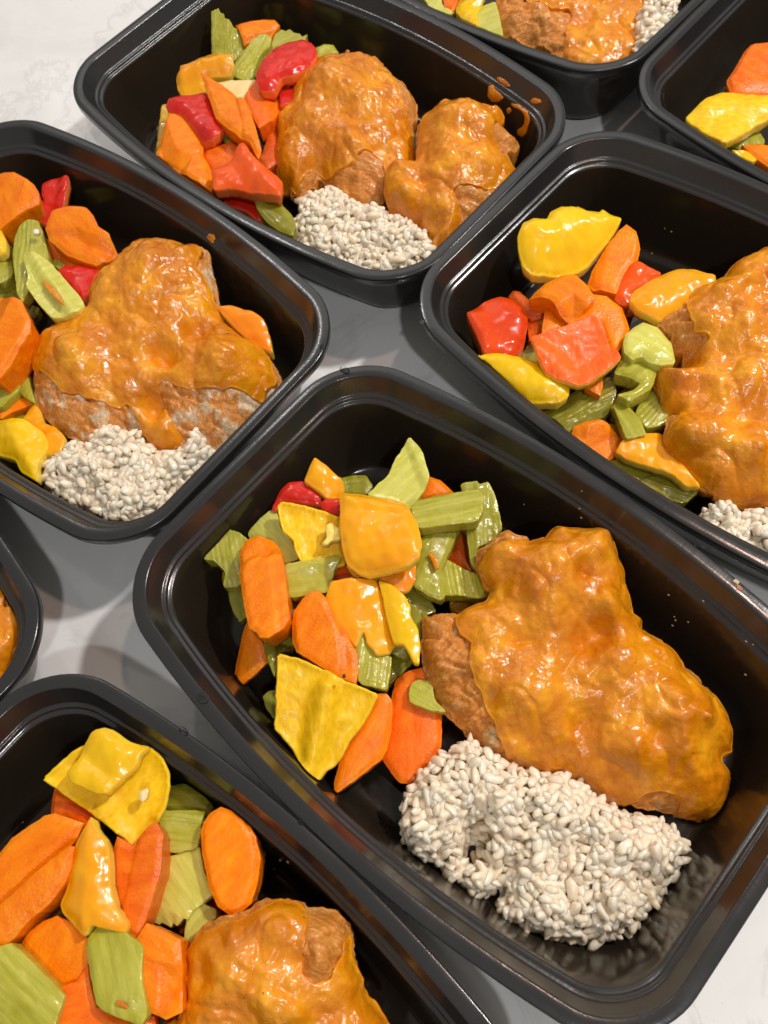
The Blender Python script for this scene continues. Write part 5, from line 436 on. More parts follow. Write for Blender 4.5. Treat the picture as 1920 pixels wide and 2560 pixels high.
n = NT('fleck'); n.set(Base_Color=(.02, .012, .008), Roughness=.4)
n = NT('water'); n.set(Base_Color=(1., 1., 1.), Roughness=.02, Transmission_Weight=1., IOR=1.33)
n = NT('crumb'); n.set(Base_Color=n.ramp(n.noise(900), [(.3, (.50, .30, .12)), (.7, (.80, .62, .36))]), Roughness=.5)
n = NT('crumb_red'); n.set(Base_Color=n.ramp(n.noise(900), [(.3, (.30, .10, .05)), (.7, (.55, .26, .14))]), Roughness=.4)

# ---------------------------------------------------------------- helpers
def add(name, V, F, mat, loc=(0, 0, 0), rot=0., parent=None, smooth=True, mirror=None):
    """V in mm world coordinates -> object with its origin at loc (mm), turned by rot about Z."""
    V = np.asarray(V, float) - np.asarray(loc, float)
    c, s_ = math.cos(-rot), math.sin(-rot)
    V = np.stack([V[:, 0]*c - V[:, 1]*s_, V[:, 0]*s_ + V[:, 1]*c, V[:, 2]], 1)*MM
    me = bpy.data.meshes.new(name)
    me.from_pydata(V.tolist(), [], [tuple(int(i) for i in f) for f in F])
    me.materials.append(MAT[mat])
    if smooth: me.polygons.foreach_set('use_smooth', [True]*len(me.polygons))
    me.update()
    o = bpy.data.objects.new(name, me); COL.objects.link(o)
    o.location = Vector(loc)*MM; o.rotation_euler = (0, 0, rot)
    if parent is not None:
        o.parent = parent; o.location = (Vector(loc) - Vector(parent.location)/MM)*MM
    return o
def empty(name, loc):
    o = bpy.data.objects.new(name, None); COL.objects.link(o)
    o.location = Vector(loc)*MM; o.empty_display_size = .01
    return o
def tag(o, label, cat, group=None):
    o['label'] = label; o['category'] = cat
    if group: o['group'] = group

def chaikin(P, n):
    for j in range(n):
        q_ = .12 if j == 0 else .25
        Q = np.roll(P, -1, 0); P = np.stack([(1-q_)*P+q_*Q, q_*P+(1-q_)*Q], 1).reshape(-1, 2)
    return P
def resample(P, sp):
    out = []
    for a, b in zip(P, np.roll(P, -1, 0)):
        m = max(1, int(round(np.hypot(*(b-a))/sp)))
        for j in range(m): out.append(a+(b-a)*j/m)
    out = np.array(out)
    keep = [0]
    for i in range(1, len(out)):
        if np.hypot(*(out[i]-out[keep[-1]])) > sp*.4: keep.append(i)
    if len(keep) > 3 and np.hypot(*(out[keep[-1]]-out[0])) < sp*.4: keep.pop()
    return out[keep]
def area(P): x, y = P[:, 0], P[:, 1]; return .5*np.sum(x*np.roll(y, -1)-np.roll(x, -1)*y)
def normals(P):
    t = np.roll(P, -1, 0)-np.roll(P, 1, 0); t /= np.maximum(np.hypot(t[:, 0], t[:, 1]), 1e-9)[:, None]
    return np.stack([-t[:, 1], t[:, 0]], 1)          # inward for CCW
def offset_out(P, r):
    A = P if area(P) > 0 else P[::-1]
    return A-normals(A)*r
def segd(Q, a, b):
    d = b-a; L = max(d@d, 1e-9); t = np.clip(((Q-a)@d)/L, 0, 1)
    return np.hypot(*(Q-a-t[:, None]*d).T)
def sdf(Q, P):
    """+ inside"""
    D = np.full(len(Q), 1e9); ins = np.zeros(len(Q), bool)
    for a, b in zip(P, np.roll(P, -1, 0)):
        D = np.minimum(D, segd(Q, a, b))
        cond = (a[1] > Q[:, 1]) != (b[1] > Q[:, 1])
        with np.errstate(divide='ignore', invalid='ignore'):
            x = (b[0]-a[0])*(Q[:, 1]-a[1])/(b[1]-a[1])+a[0]
        ins ^= cond & (Q[:, 0] < x)
    return np.where(ins, D, -D)
def hexpts(P, sp):
    lo, hi = P.min(0), P.max(0); out = []
    y = lo[1]; r = 0
    while y < hi[1]:
        x = np.arange(lo[0]+(sp/2 if r % 2 else 0), hi[0], sp); out.append(np.stack([x, np.full(len(x), y)], 1)); y += sp*.866; r += 1
    Q = np.concatenate(out); rng = np.random.RandomState(3)
    return Q+rng.uniform(-.12, .12, Q.shape)*sp
def nz(Q, scale, seed=0, octv=2, z=0.):
    return np.array([noise.fractal((x/scale+seed*7.3, y/scale-seed*3.1, seed*1.7+z), 1.0, 2.0, octv) for x, y in Q])
def cap(P, I):
    n0 = len(P)
    allp = [Vector((float(x), float(y))) for x, y in np.concatenate([P, I])] if len(I) else [Vector((float(x), float(y))) for x, y in P]
    edges = [(i, (i+1) % n0) for i in range(n0)]
    v, e, f, ov, oe, of = delaunay_2d_cdt(allp, edges, [], 1, 1e-5, True)
    V = np.array([(a[0], a[1]) for a in v])
    src = [o[0] if o else -1 for o in ov]
    tri = []
    for t in f:
        a, b, c = (V[i] for i in t)
        tri.append(tuple(t) if (b[0]-a[0])*(c[1]-a[1])-(b[1]-a[1])*(c[0]-a[0]) > 0 else tuple(reversed(t)))
    if tri:
        ct = np.array([V[list(t)].mean(0) for t in tri]); keep = sdf(ct, P) > 0
        tri = [t for t, k_ in zip(tri, keep) if k_]
    idx = {}
    for i, s_ in enumerate(src):
        if 0 <= s_ < n0 and s_ not in idx: idx[s_] = i
    return V, tri, idx

SIDE = [0, 0]
def solid(P, top, bot, sp=.9, re=.8, soft=1, rings=3, taper=.06, jitter=.12, seed=0):
    """closed body: plan outline P (mm), top(Q) and bot(Q) give heights"""
    P = np.array(P, float)
    if area(P) < 0: P = P[::-1]
    P = resample(chaikin(P, soft), sp)
    N = normals(P)
    if jitter: P = P + N*(nz(P, 2.2, seed+1)*jitter*2)[:, None]
    N = normals(P); cen = P.mean(0)
    D0 = P
    ringP, ringZ = [], []
    Pin = P+N*re
    d = sdf(Pin, P); bad = d < re*.45
    Pin[bad] = P[bad]+(cen-P[bad])*0.02+N[bad]*re*.3
    I = hexpts(P, sp); dI = sdf(I, P); I = I[dI > re+sp*.45]
    V2, tri, idx = cap(Pin, I)
    nb = len(P)
    miss = [i for i in range(nb) if i not in idx]
    if miss:                       # merged points: reuse nearest cap vertex
        for i in miss: idx[i] = int(np.argmin(np.hypot(*(V2-Pin[i]).T)))
    zt = top(V2)
    verts = [np.column_stack([V2, zt])]; off = len(V2); faces = list(tri); SIDE[0] = len(faces)+nb*2
    zin = zt[[idx[i] for i in range(nb)]]
    prev = [idx[i] for i in range(nb)]
    zb_edge = bot(P)
    for k in range(1, rings+1):
        th = k/rings*math.pi/2
        q = P+N*re*(1-math.sin(th)); z = zin-re*(1-math.cos(th))
        z = np.maximum(z, zb_edge+.1)
        verts.append(np.column_stack([q, z])); cur = list(range(off, off+nb)); off += nb
        for i in range(nb):
            j = (i+1) % nb; faces.append((prev[j], prev[i], cur[i], cur[j]))
        prev = cur; zl = z
    depth = float(np.mean(zl-zb_edge)); ns = max(1, min(10, int(depth/1.6)))
    for k in range(1, ns+1):
        f = k/ns; q = cen+(P-cen)*(1-taper*f); z = zl*(1-f)+zb_edge*f
        if jitter and 0 < k < ns: q = q+N*(nz(P, 2.5, seed+k, 2, k*.7)*jitter*2.5)[:, None]
        verts.append(np.column_stack([q, z])); cur = list(range(off, off+nb)); off += nb
        for i in range(nb):
            j = (i+1) % nb; faces.append((prev[j], prev[i], cur[i], cur[j]))
        prev = cur
    SIDE[1] = len(faces)
    # bottom
    qb = cen+(V2-cen)*(1-taper); zb = bot(V2)
    verts.append(np.column_stack([qb, zb])); base = off
    for t in tri: faces.append(tuple(base+i for i in reversed(t)))
    for i in range(nb):
        j = (i+1) % nb; a, b = base+idx[i], base+idx[j]
        if a != b: faces.append((prev[j], prev[i], a, b))
        else: faces.append((prev[j], prev[i], a))
    n0_ = len(faces); faces = [f for f in faces if len(set(f)) == len(f)]
    if len(faces) != n0_: SIDE[1] = min(SIDE[1], SIDE[0])
    return np.concatenate(verts), faces

# ---------------------------------------------------------------- worktop
q = 1400
top = add('countertop', [(-q, -q, 0), (q, -q, 0), (q, q, 0), (-q, q, 0), (-q, -q, -30), (q, -q, -30), (q, q, -30), (-q, q, -30)],
          [(0, 1, 2, 3), (4, 7, 6, 5), (0, 4, 5, 1), (1, 5, 6, 2), (2, 6, 7, 3), (3, 7, 4, 0)], 'quartz', smooth=False)
top['kind'] = 'structure'; top['label'] = 'white speckled quartz worktop with faint grey veins'

# ---------------------------------------------------------------- containers
def ring(off, z, rad):
    hx, hy, R = GEO['L']/2-off, GEO['W']/2-off, rad
    pts = []
    for k in range(4):
        cx = (hx-R)*(1 if k in (0, 3) else -1); cy = (hy-R)*(1 if k in (0, 1) else -1)
        for i in range(15):
            t = k*math.pi/2+i/14*math.pi/2
            pts.append((cx+R*math.cos(t), cy+R*math.sin(t)))
    # straights get extra points (same count for every ring)
    out = []
    for k in range(4):
        c = pts[k*15:(k+1)*15]; out += c
        a, b = c[-1], pts[((k+1) % 4)*15]
        m = 24 if k in (0, 2) else 16
        for j in range(1, m): out.append((a[0]+(b[0]-a[0])*j/m, a[1]+(b[1]-a[1])*j/m))
    P = np.array(out)
    tx = np.clip(1-(P[:, 0]/hx)**2, 0, 1); ty = np.clip(1-(P[:, 1]/hy)**2, 0, 1)
    P = P*np.stack([(hx+GEO['bW']*ty)/hx, (hy+GEO['bL']*tx)/hy], 1)
    return np.column_stack([P, np.full(len(P), z)])
def lofted(prof, close_bottom=False):
    V = []; F = []; n = None
    for off, z, rad in prof:
        r = ring(off, z, rad); n = len(r); V.append(r)
    for k in range(len(prof)-1):
        for i in range(n):
            j = (i+1) % n; F.append((k*n+j, k*n+i, (k+1)*n+i, (k+1)*n+j))
    V = np.concatenate(V)
    return V, F, n
R0 = GEO['R']; w_ = GEO['w']
rim_prof = [(1.0, 43.3, R0-1), (.25, 43.3, R0-.2), (0, 43.8, R0), (-.1, 46.6, R0), (0, 47.5, R0), (.2, 47.85, R0-.2), (.6, 48.0, R0-.6), (2.6, 48.08, R0-2.6),
            (w_-.5, 48.0, R0-4.2), (w_-.12, 47.85, R0-4.6), (w_+.05, 47.5, R0-w_), (w_+.4, 46.5, R0-w_), (w_+2.7, 41.0, R0-w_-1.5), (w_+2.95, 40.55, R0-w_-1.8), (w_+3.25, 40.4, R0-w_-2),
            (w_+3.95, 40.3, R0-w_-2.4), (w_+4.2, 40.1, R0-w_-2.6), (w_+4.4, 39.2, R0-w_-2.8), (w_+4.65, 38.85, R0-w_-3), (w_+5.5, 38.75, R0-w_-3.4), (w_+5.85, 38.5, R0-w_-3.6), (w_+6.1, 37.8, R0-w_-3.8)]
body_in = [(w_+6.1, 37.8, R0-w_-3.8), (w_+6.4, 36.5, R0-w_-3.8), (w_+8.0, 26, 17), (w_+9.8, 15, 17.5), (w_+11.3, 7.5, 18), (w_+12.3, 4.6, 17.5), (w_+13.6, 2.7, 17), (w_+15.5, 1.75, 16), (w_+18, 1.5, 14.5),
           (w_+24, 1.5, 12), (w_+24.6, 1.8, 12), (w_+25.2, 1.8, 12), (w_+25.8, 1.5, 12), (w_+36, 1.5, 9)]
body_out = [(w_+19, .25, 14), (w_+16, .25, 16), (w_+13.6, .9, 17), (w_+12, 2.6, 18), (w_+10.6, 7, 18), (w_+8.6, 16, 18.5), (w_+6, 28, 19), (w_+3.6, 38, R0-w_-2), (w_+1.2, 40.2, R0-w_), (1.4, 43.0, R0-1)]
def container(b):
    name = BOXN[b['b']]
    e = empty('food_container', (b['x'], b['y'], 0)); e.rotation_euler = (0, 0, b['a'])
    for nm, prof, mat in (('rim', rim_prof, 'black_rim'), ('body', body_in, 'black_plastic')):
        V, F, n = lofted(prof)
        F = [tuple(reversed(f)) for f in F]
        if nm == 'body':
            k = len(prof)-1; F.append(tuple(range(k*n, (k+1)*n)))
            V2, F2, _ = lofted(list(reversed(body_out))); base = len(V)
            F += [tuple(base+i for i in f) for f in F2]
            k = len(body_out)-1; F.append(tuple(reversed([base+k*n+i for i in range(n)])))
            V = np.concatenate([V, V2])
        o = add(nm, V, F, mat); o.parent = e
    return e
labels = {'A': 'black plastic box at front centre, holding the largest rice mound', 'B': 'black plastic box at left with three-lobed sauced chicken',
          'C': 'black plastic box at top centre with splashes of sauce on its rim', 'D': 'black plastic box at right with the bulging yellow pepper half',
          'E': 'black plastic box at bottom left with the open yellow pepper shell', 'F': 'black plastic box cut off by the top edge of the photo',
          'G': 'black plastic box in the top right corner with yellow pepper ring segment', 'H': 'black plastic box of which only one rounded corner shows at the left edge'}
for b in BOXES:
    tag(container(b), labels[b['b']], 'food container', 'black meal containers on the worktop')
BX = {b['b']: b for b in BOXES}
def wall_limit(b, Q, z, margin=1.0):
    """pull plan points (n,2) inside the container b at height z"""
    bx = BX[b]; c, s_ = math.cos(bx['a']), math.sin(bx['a'])
    q = Q-np.array([bx['x'], bx['y']]); l = np.stack([q[:, 0]*c+q[:, 1]*s_, -q[:, 0]*s_+q[:, 1]*c], 1)
    z = np.broadcast_to(z, (len(Q),))
    zs = [1.5, 4.6, 15, 26, 36.5, 38.7, 38.9, 41, 47, 60]; os = [w_+16, w_+12.3, w_+9.8, w_+8, w_+6.4, w_+5.6, w_+4.6, w_+2.8, w_+.2, w_-1]
    off = np.interp(z, zs, os)+margin
    hx, hy = GEO['L']/2-off, GEO['W']/2-off
    ex = hx+GEO['bW']*np.clip(1-(l[:, 1]/hy)**2, 0, 1); ey = hy+GEO['bL']*np.clip(1-(l[:, 0]/hx)**2, 0, 1)
    R = 16.
    for _ in range(3):
        a = np.abs(l)-np.stack([ex-R, ey-R], 1); p = np.maximum(a, 0); L = np.hypot(*p.T)
        corner = (a[:, 0] > 0) & (a[:, 1] > 0) & (L > R)
        sx, sy = np.sign(l[:, 0]), np.sign(l[:, 1])
        k = np.where(L > 0, R/np.maximum(L, 1e-6), 1)
        lx = np.where(corner, sx*(ex-R+p[:, 0]*k), np.clip(l[:, 0], -ex, ex)); ly = np.where(corner, sy*(ey-R+p[:, 1]*k), np.clip(l[:, 1], -ey, ey))
        l = np.stack([lx, ly], 1)
    return np.stack([l[:, 0]*c-l[:, 1]*s_+bx['x'], l[:, 0]*s_+l[:, 1]*c+bx['y']], 1)
def fit_in(b, V, margin=.6):
    V = np.array(V); V[:, 2] = np.maximum(V[:, 2], 2.2)
    V[:, :2] = wall_limit(b, V[:, :2], V[:, 2], margin); return V

# ---------------------------------------------------------------- vegetables
CATS = {'carrot_piece': 'carrot', 'pepper_piece': 'bell pepper', 'celery_piece': 'celery', 'sauce_smear': 'sauce', 'pepper_seed': 'seed'}
KINDN = {'fleck': ('peppercorn_fleck', 'peppercorn'), 'rice': ('rice_crumb', 'rice')}
def veg(p, i, group=None):
    c = np.array(p['c']); z0 = p['z']; g = p['g']; P = np.array(p['P'])
    y, d, r, kk = p.get('y'), p.get('d'), p.get('r'), p.get('k')
    carrot_ = p['n'] == 'carrot_piece'; cel = p['n'] == 'celery_piece'
    ax = (r or y or [1, 0])[:2]; ang = math.atan2(ax[1], ax[0]) if (r or y) else random.Random(i).uniform(0, 3)
    PP = P if area(P) > 0 else P[::-1]
    if y:
        nrm = np.array([-y[1], y[0]]); u = (P-P.mean(0))@nrm; umid, umax = (u.max()+u.min())/2, (u.max()-u.min())/2+.1
    def base(Q): return z0+g[0]*(Q[:, 0]-c[0])+g[1]*(Q[:, 1]-c[1])
    def shape(Q, ribs=True):
        f = np.zeros(len(Q))
        if y:
            t = np.clip(((Q-P.mean(0))@nrm-umid)/umax, -1, 1); f += y[2]*(np.sqrt(np.maximum(0, 1-.92*t*t))-.6)
        if carrot_: f -= .8*np.clip(1-np.maximum(sdf(Q, PP), 0)/1.6, 0, 1)
        if d:
            D = np.maximum(sdf(Q, PP), 0); t = 1-np.clip(D/d[1], 0, 1); f += d[0]*np.sqrt(np.maximum(0, 1-t*t))
        if kk:
            best = np.zeros(len(Q))
            for x0, y0, x1, y1, h, w in kk:
                D = segd(Q, np.array([x0, y0]), np.array([x1, y1])); w = max(w, 1.5)*(1.5 if carrot_ else 1)
                t = np.clip(1-D/w, 0, 1)
                t = np.minimum(1, 1.7*t) if carrot_ else t*t*(3-2*t)
                v_ = h*t*(1.8 if carrot_ else 1)
                best = np.where(np.abs(v_) > np.abs(best), v_, best)
            f += best
        if r and ribs:
            s_ = (Q-c)@np.array([-r[1], r[0]]); lam = r[2]*1.05
            f += r[3]*.55*(np.abs(np.sin(math.pi*(s_/lam+.3*nz(Q, 9, i, 1))))**.6-.6)
        amp = .13 if carrot_ else (.75 if not cel else .22)
        f += amp*nz(Q, 4.5 if carrot_ or cel else 6.5, i, 2)
        return f
    th = p['t']
    def topf(Q): return base(Q)+shape(Q)
    def botf(Q): return base(Q)+shape(Q, False)*(.25 if carrot_ else .9)-th
    small = (P.max(0)-P.min(0)).min() < 6
    sp = .55 if (r or small) else .8
    re = .3 if (p['s'] == 0 or small) else (.35 if carrot_ else (.75 if not cel else .4))
    if p['n'] != 'sauce_smear': P = offset_out(P, .3)
    if p['n'] == 'sauce_smear': re = .3
    re = min(re, th*.4)
    V, F = solid(P, topf, botf, sp=sp, re=re, soft=p['s'] if not carrot_ else max(0, p['s']-1), jitter=.10, taper=.10 if carrot_ else .03, seed=i)
    if p['n'] != 'sauce_smear': V = fit_in(p['b'], V)
    loc = (c[0], c[1], z0-th/2)
    o = add(p['n'], V, F, p['m'], loc, ang)
    if p['n'] == 'pepper_piece' and p['m'] not in ('pith', 'cream'):
        o.data.materials.append(MAT['flesh_red' if 'red' in p['m'] else 'flesh_yellow'])
        for f_ in range(SIDE[0], SIDE[1]): o.data.polygons[f_].material_index = 1
    tag(o, p['l']+', '+BOXN[p['b']], CATS[p['n']], group)
    if p['m'] in KINDN: o.name, o['category'] = KINDN[p['m']]
    return o
GR = {'carrot_piece': 'carrot pieces in the boxes', 'pepper_piece': 'bell pepper pieces in the boxes', 'celery_piece': 'celery pieces in the boxes', 'sauce_smear': None, 'pepper_seed': None}
for i, p in enumerate(VEG):
    veg(p, i, GR[p['n']])

# vegetables of the lower layer, glimpsed through the gaps of the pile
rnd = random.Random(11)
names = {'carrot_piece': 'carrot chunk', 'celery_piece': 'celery chunk', 'pepper_piece': 'pepper chunk'}
for b in 'ABCDE':
    src = [p for p in VEG if p['b'] == b and p['z'] > 27 and p['n'] in names]
    for j, p in enumerate(src):
        P = np.array(p['P']); c = np.array(p['c'])
        if area(P if area(P) > 0 else P[::-1]) < 60: continue
        kind = rnd.choice(['carrot_piece', 'celery_piece', 'celery_piece', 'pepper_piece'])
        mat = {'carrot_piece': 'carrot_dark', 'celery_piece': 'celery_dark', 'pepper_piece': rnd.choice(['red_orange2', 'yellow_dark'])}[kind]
        a0 = rnd.uniform(0, 3.14); L, W = rnd.uniform(8, 11), rnd.uniform(4.5, 6.5)
        pts = [(c[0]+L*math.cos(t)*math.cos(a0)-W*math.sin(t)*math.sin(a0)+rnd.uniform(-1, 1), c[1]+L*math.cos(t)*math.sin(a0)+W*math.sin(t)*math.cos(a0)+rnd.uniform(-1, 1))
               for t in (0.3, 1.1, 2.0, 2.8, 3.5, 4.3, 5.1, 5.9)]
        th = 9
        q = dict(b=b, n=kind, m=mat, z=max(12., p['z']-p['t']-3.0-rnd.uniform(0, 3)), g=[rnd.uniform(-.2, .2), rnd.uniform(-.1, .3)], c=[c[0], c[1]], t=th,
                 P=pts, s=1, l='dim %s buried under the top layer' % names[kind], y=[math.cos(a0), math.sin(a0), 2.5])
        veg(q, 300+j, 'buried vegetables, '+BOXN[b])

# ---------------------------------------------------------------- chicken
def chicken(p, i):
    c = np.array(p['c']); g = p['g']; P = np.array(p['P']); P = P if area(P) > 0 else P[::-1]
    Ps = resample(chaikin(P, 1), 1.2)
    B, rb = p['d'][0]*1.3, p['d'][1]*1.5
    def H0(Q):
        D = sdf(Q, Ps); t = 1-np.clip(D/rb, 0, 1)
        f = p['z']+g[0]*(Q[:, 0]-c[0])+g[1]*(Q[:, 1]-c[1])+B*np.sqrt(np.maximum(0, 1-t*t))-B*.45
        f = np.where(D < 0, f+1.6*D, f)
        for x, y, r, h in p['o']: f += 1.35*h*np.exp(-((Q[:, 0]-x)**2+(Q[:, 1]-y)**2)/(r*r*.55))
        cr_ = nz(Q, 17, i+60, 2); cr2 = nz(Q, 9, i+70, 1)
        return f+1.7*nz(Q, 12, i, 2)-1.4*np.exp(-np.abs(cr_)/.2)+.3*cr2+.5
    e = empty('chicken', (c[0], c[1], p['f']))
    tag(e, p['l']+', '+BOXN[p['b']], 'chicken', 'sauced chicken pieces in the boxes')
    def mt(Q):
        st = Q@np.array([[.8, .6], [-.6, .8]])*np.array([.35, 1.])
        fold = nz(Q@np.array([[.9, .44], [-.44, .9]])*np.array([.45, 1.]), 8., i+80, 2)
        f = -2.4*np.exp(-np.abs(fold)/.11)+.3+.9*nz(Q, 4.2, i+9, 2)+1.2*np.abs(nz(st*np.array([.5, 1.]), 2.2, i+5, 3))-.5
        return H0(Q)+np.minimum(f, .9)
    V, F = solid(P, mt, lambda Q: np.full(len(Q), float(p['f'])), sp=.75, re=.7, soft=1, taper=.16, jitter=.35, seed=i)
    m_ = add('meat', fit_in(p['b'], V), F, 'meat' if p['b'] == 'B' else 'meat_stained', (c[0], c[1], p['z']), .6+i, e)
    for S in p['S']:
        S = np.array(S); S = S if area(S) > 0 else S[::-1]
        S = chaikin(S, 2); N = normals(S); S = resample(S-N*.35, .7)
        N = normals(S); S = S-N*(nz(S, 5., i+3, 2)*.9)[:, None]
        Sd = S
        def st_(Q):
            D = np.maximum(sdf(Q, Sd), 0)
            rip = nz(Q, 6.5, i+21, 2); rip2 = nz(Q, 2.2, i+41, 1)
            blob = np.maximum(0, nz(Q, 4.2, i+33, 1)-.22)
            return H0(Q)+1.15*np.minimum(D/2.6, 1)**.55+.4+.7*rip+1.3*blob+.36*rip2
        V, F = solid(S, st_, lambda Q: H0(Q)-1.6, sp=.62, re=.45, soft=0, taper=0., jitter=.0, seed=i)
        add('sauce', fit_in(p['b'], V, .3), F, 'sauce', (c[0], c[1], p['z']), 0., e)
for i, p in enumerate(CHICKEN): chicken(p, i)

# ---------------------------------------------------------------- rice
def grain_mesh(seed, sub=2, name='rice_grain'):
    import bmesh
    bm = bmesh.new(); bmesh.ops.create_icosphere(bm, subdivisions=sub, radius=1)
    rg = random.Random(seed); a, b, c = rg.uniform(2.4, 3.5), rg.uniform(1.3, 1.75), rg.uniform(1.15, 1.5); bend = rg.uniform(-.5, .5)
    for v in bm.verts:
        x, y, z = v.co; x = math.copysign(abs(x)**.72, x)
        taper = 1-.15*x*x+.14*x
        k = 1+.30*noise.noise((x*1.5+seed*5, y*1.5, z*1.5))+.12*noise.noise((x*4+seed, y*4, z*4))
        if x > .8 and y > 0: k *= .8
        v.co = (x*a*MM*k, (y*b*taper*k+bend*(x*x-.4))*MM, z*c*taper*k*MM)
    me = bpy.data.meshes.new(name); bm.to_mesh(me); bm.free(); me.materials.append(MAT['rice'])
    me.polygons.foreach_set('use_smooth', [True]*len(me.polygons)); return me
GM = [grain_mesh(k) for k in range(12)]
GL = [grain_mesh(k+20, 2, 'rice_small') for k in range(6)]
GLd = [(np.array([v.co[:] for v in m.vertices])/MM, [tuple(f.vertices) for f in m.polygons]) for m in GL]

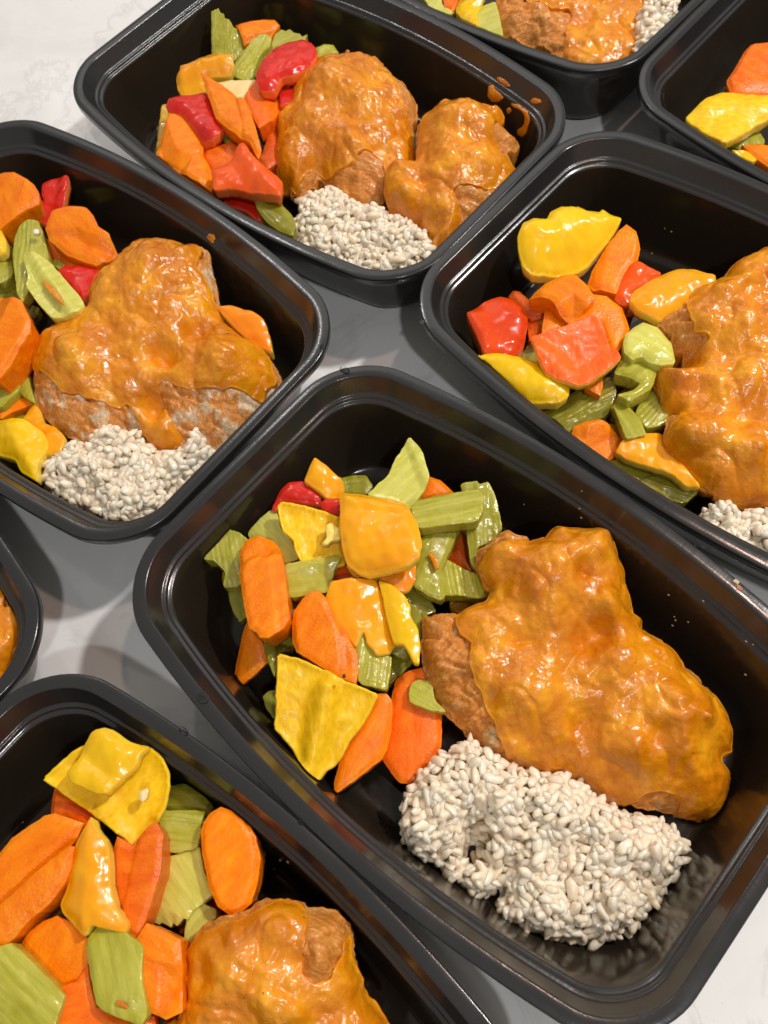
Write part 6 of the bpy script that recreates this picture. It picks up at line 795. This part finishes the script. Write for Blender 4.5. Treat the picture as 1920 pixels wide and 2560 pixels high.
def rice(p, i):
    rg = np.random.RandomState(i+5)
    c = np.array(p['c']); P = np.array(p['P']); P = P if area(P) > 0 else P[::-1]
    B, rb = p['d']
    def H0(Q):
        D = sdf(Q, P); t = 1-np.clip(D/rb, 0, 1)
        f = p['z']+p['g'][1]*(Q[:, 1]-c[1])+B*np.sqrt(np.maximum(0, 1-t*t))-B*.5
        f = np.where(D < 0, f+1.2*D, f)
        for x, y, r, h in p['o']: f += h*np.exp(-((Q[:, 0]-x)**2+(Q[:, 1]-y)**2)/(r*r*.55))
        return np.maximum(f+3.8*nz(Q, 8, i+50, 2), p['f']+1)
    e = empty('rice_portion', (c[0], c[1], p['f']))
    tag(e, p['l']+', '+BOXN[p['b']], 'rice', 'rice portions in the boxes')
    lo, hi = P.min(0), P.max(0)
    def darts(n, dmin, inset):
        Q = rg.uniform(lo-1, hi+1, (n*60, 2)); Q = Q[sdf(Q, P) > inset]
        keep = np.empty((0, 2))
        for q in Q:
            if len(keep) == 0 or np.min(np.hypot(*(keep-q).T)) > dmin:
                keep = np.vstack([keep, q])
                if len(keep) >= n: break
        return keep
    QA = darts(460, 2.55, .9); QA = QA[H0(QA) > p['f']+2.5]
    Q, QX = QA[:p['n']], QA[p['n']:]
    z = H0(Q)+rg.uniform(-1.2, 1.2, len(Q))
    eps = .6
    gx = (H0(Q+[eps, 0])-H0(Q-[eps, 0]))/(2*eps); gy = (H0(Q+[0, eps])-H0(Q-[0, eps]))/(2*eps)
    for k in range(len(Q)):
        L = np.array([[Q[k][0], Q[k][1], z[k]]]); L = fit_in(p['b'], L, 1.6)[0]
        nrm = Vector((-gx[k]*.8, -gy[k]*.8, 1)).normalized()
        rot = nrm.to_track_quat('Z', 'Y') @ Vector((0, 0, 1)).rotation_difference(Vector((rg.normal(0, .5), rg.normal(0, .5), 1)).normalized())
        from mathutils import Quaternion
        rot = rot @ Quaternion((0, 0, 1), rg.uniform(0, 6.28))
        o = bpy.data.objects.new('rice_grain', GM[rg.randint(len(GM))]); COL.objects.link(o)
        o.parent = e; o.location = (Vector(L)-Vector((c[0], c[1], p['f'])))*MM
        o.rotation_euler = rot.to_euler(); s_ = rg.uniform(.9, 1.3); o.scale = (s_, s_, s_)
    # grains underneath and down the flanks, joined
    Q2 = darts(360, 2.6, 1.2); Q2 = Q2[H0(Q2) > p['f']+2.5]; z2 = H0(Q2)-rg.uniform(.1, 1.1, len(Q2))
    Pb = resample(P, 2.9); E = []
    for q in Pb:
        zt = H0(q[None])[0]; k = max(1, int((zt-p['f'])/3))
        for j in range(k): qi = P.mean(0)+(q-P.mean(0))*.965; E.append((qi[0]+rg.uniform(-.9, .9), qi[1]+rg.uniform(-.9, .9), p['f']+1+(zt-p['f'])*(j+rg.rand())/k))
    pts = np.concatenate([np.column_stack([Q2, z2]), np.array(E)]+([np.column_stack([QX, H0(QX)+rg.uniform(-.6, .6, len(QX))])] if len(QX) else []))
    pts = fit_in(p['b'], pts, 1.6)
    VV, FF, off = [], [], 0
    from mathutils import Euler
    for q in pts:
        v, f = GLd[rg.randint(len(GLd))]
        R_ = np.array(Euler((rg.uniform(0, 6.28), rg.normal(0, .6), rg.uniform(0, 6.28))).to_matrix())
        VV.append((v@R_.T)+q); FF += [tuple(a+off for a in t) for t in f]; off += len(v)
    h = add('rice_heap', np.concatenate(VV), FF, 'rice_under', (c[0], c[1], p['f']), 0, e); h['kind'] = 'stuff'
    rm = h.modifiers.new('merge', 'REMESH'); rm.mode = 'VOXEL'; rm.voxel_size = .42*MM
    sm = h.modifiers.new('soft', 'SMOOTH'); sm.factor = .5; sm.iterations = 3
    dg = bpy.context.evaluated_depsgraph_get(); me = bpy.data.meshes.new_from_object(h.evaluated_get(dg))
    me.polygons.foreach_set('use_smooth', [True]*len(me.polygons))
    h.modifiers.clear(); h.data = me
    V, F = solid(P, lambda Q: np.maximum(H0(Q)-2.8, p['f']+.3), lambda Q: np.full(len(Q), float(p['f'])), sp=1.6, re=.8, soft=1, taper=.05, jitter=.3, seed=i)
    cc = P.mean(0); V[:, :2] = cc+(V[:, :2]-cc)*.95
    V[:, 2] = np.where(H0(V[:, :2]) < p['f']+3.2, .9, V[:, 2]); V[:, :2] = wall_limit(p['b'], V[:, :2], np.maximum(V[:, 2], 1.6), 2.)
    m_ = add('packed_core', V, F, 'rice_under', (c[0], c[1], p['f']), 0, e); m_['kind'] = 'stuff'
for i, p in enumerate(RICE): rice(p, i)

# sauce smears on the tray walls
for i, p in enumerate(SMEARS):
    o = add('sauce_smear', p['V'], p['F'], 'sauce', p['V'][0]); tag(o, p['l']+', '+BOXN[p['b']], 'sauce')
# ---------------------------------------------------------------- droplets and crumbs on the rims
def blob(p, i):
    import bmesh
    bm = bmesh.new(); bmesh.ops.create_icosphere(bm, subdivisions=3 if p['m'] == 'water' else 2, radius=1)
    rx, ry = p['r']; flat = .55 if p['m'] == 'water' else .6
    for v in bm.verts:
        k = 1+(.06 if p['m'] == 'water' else .45)*noise.noise(v.co*1.7+Vector((i*3, 0, 0)))
        z = v.co.z*flat*min(rx, ry)
        v.co = Vector((v.co.x*rx*k, v.co.y*ry*k, max(z*k, -.25)+.1))*MM*.75
    me = bpy.data.meshes.new(p['n']); bm.to_mesh(me); bm.free(); me.materials.append(MAT[p['m']])
    me.polygons.foreach_set('use_smooth', [p['m'] == 'water']*len(me.polygons))
    o = bpy.data.objects.new(p['n'], me); COL.objects.link(o); o.location = Vector(p['p'])*MM; o.rotation_euler = (0, 0, -.9)
    if 'N' in p:
        o.rotation_euler = Vector(p['N']).to_track_quat('Z', 'Y').to_euler()
    tag(o, p['l']+', '+BOXN[p['b']], p['k'], p.get('g'))
for i, p in enumerate(BITS): blob(p, i)
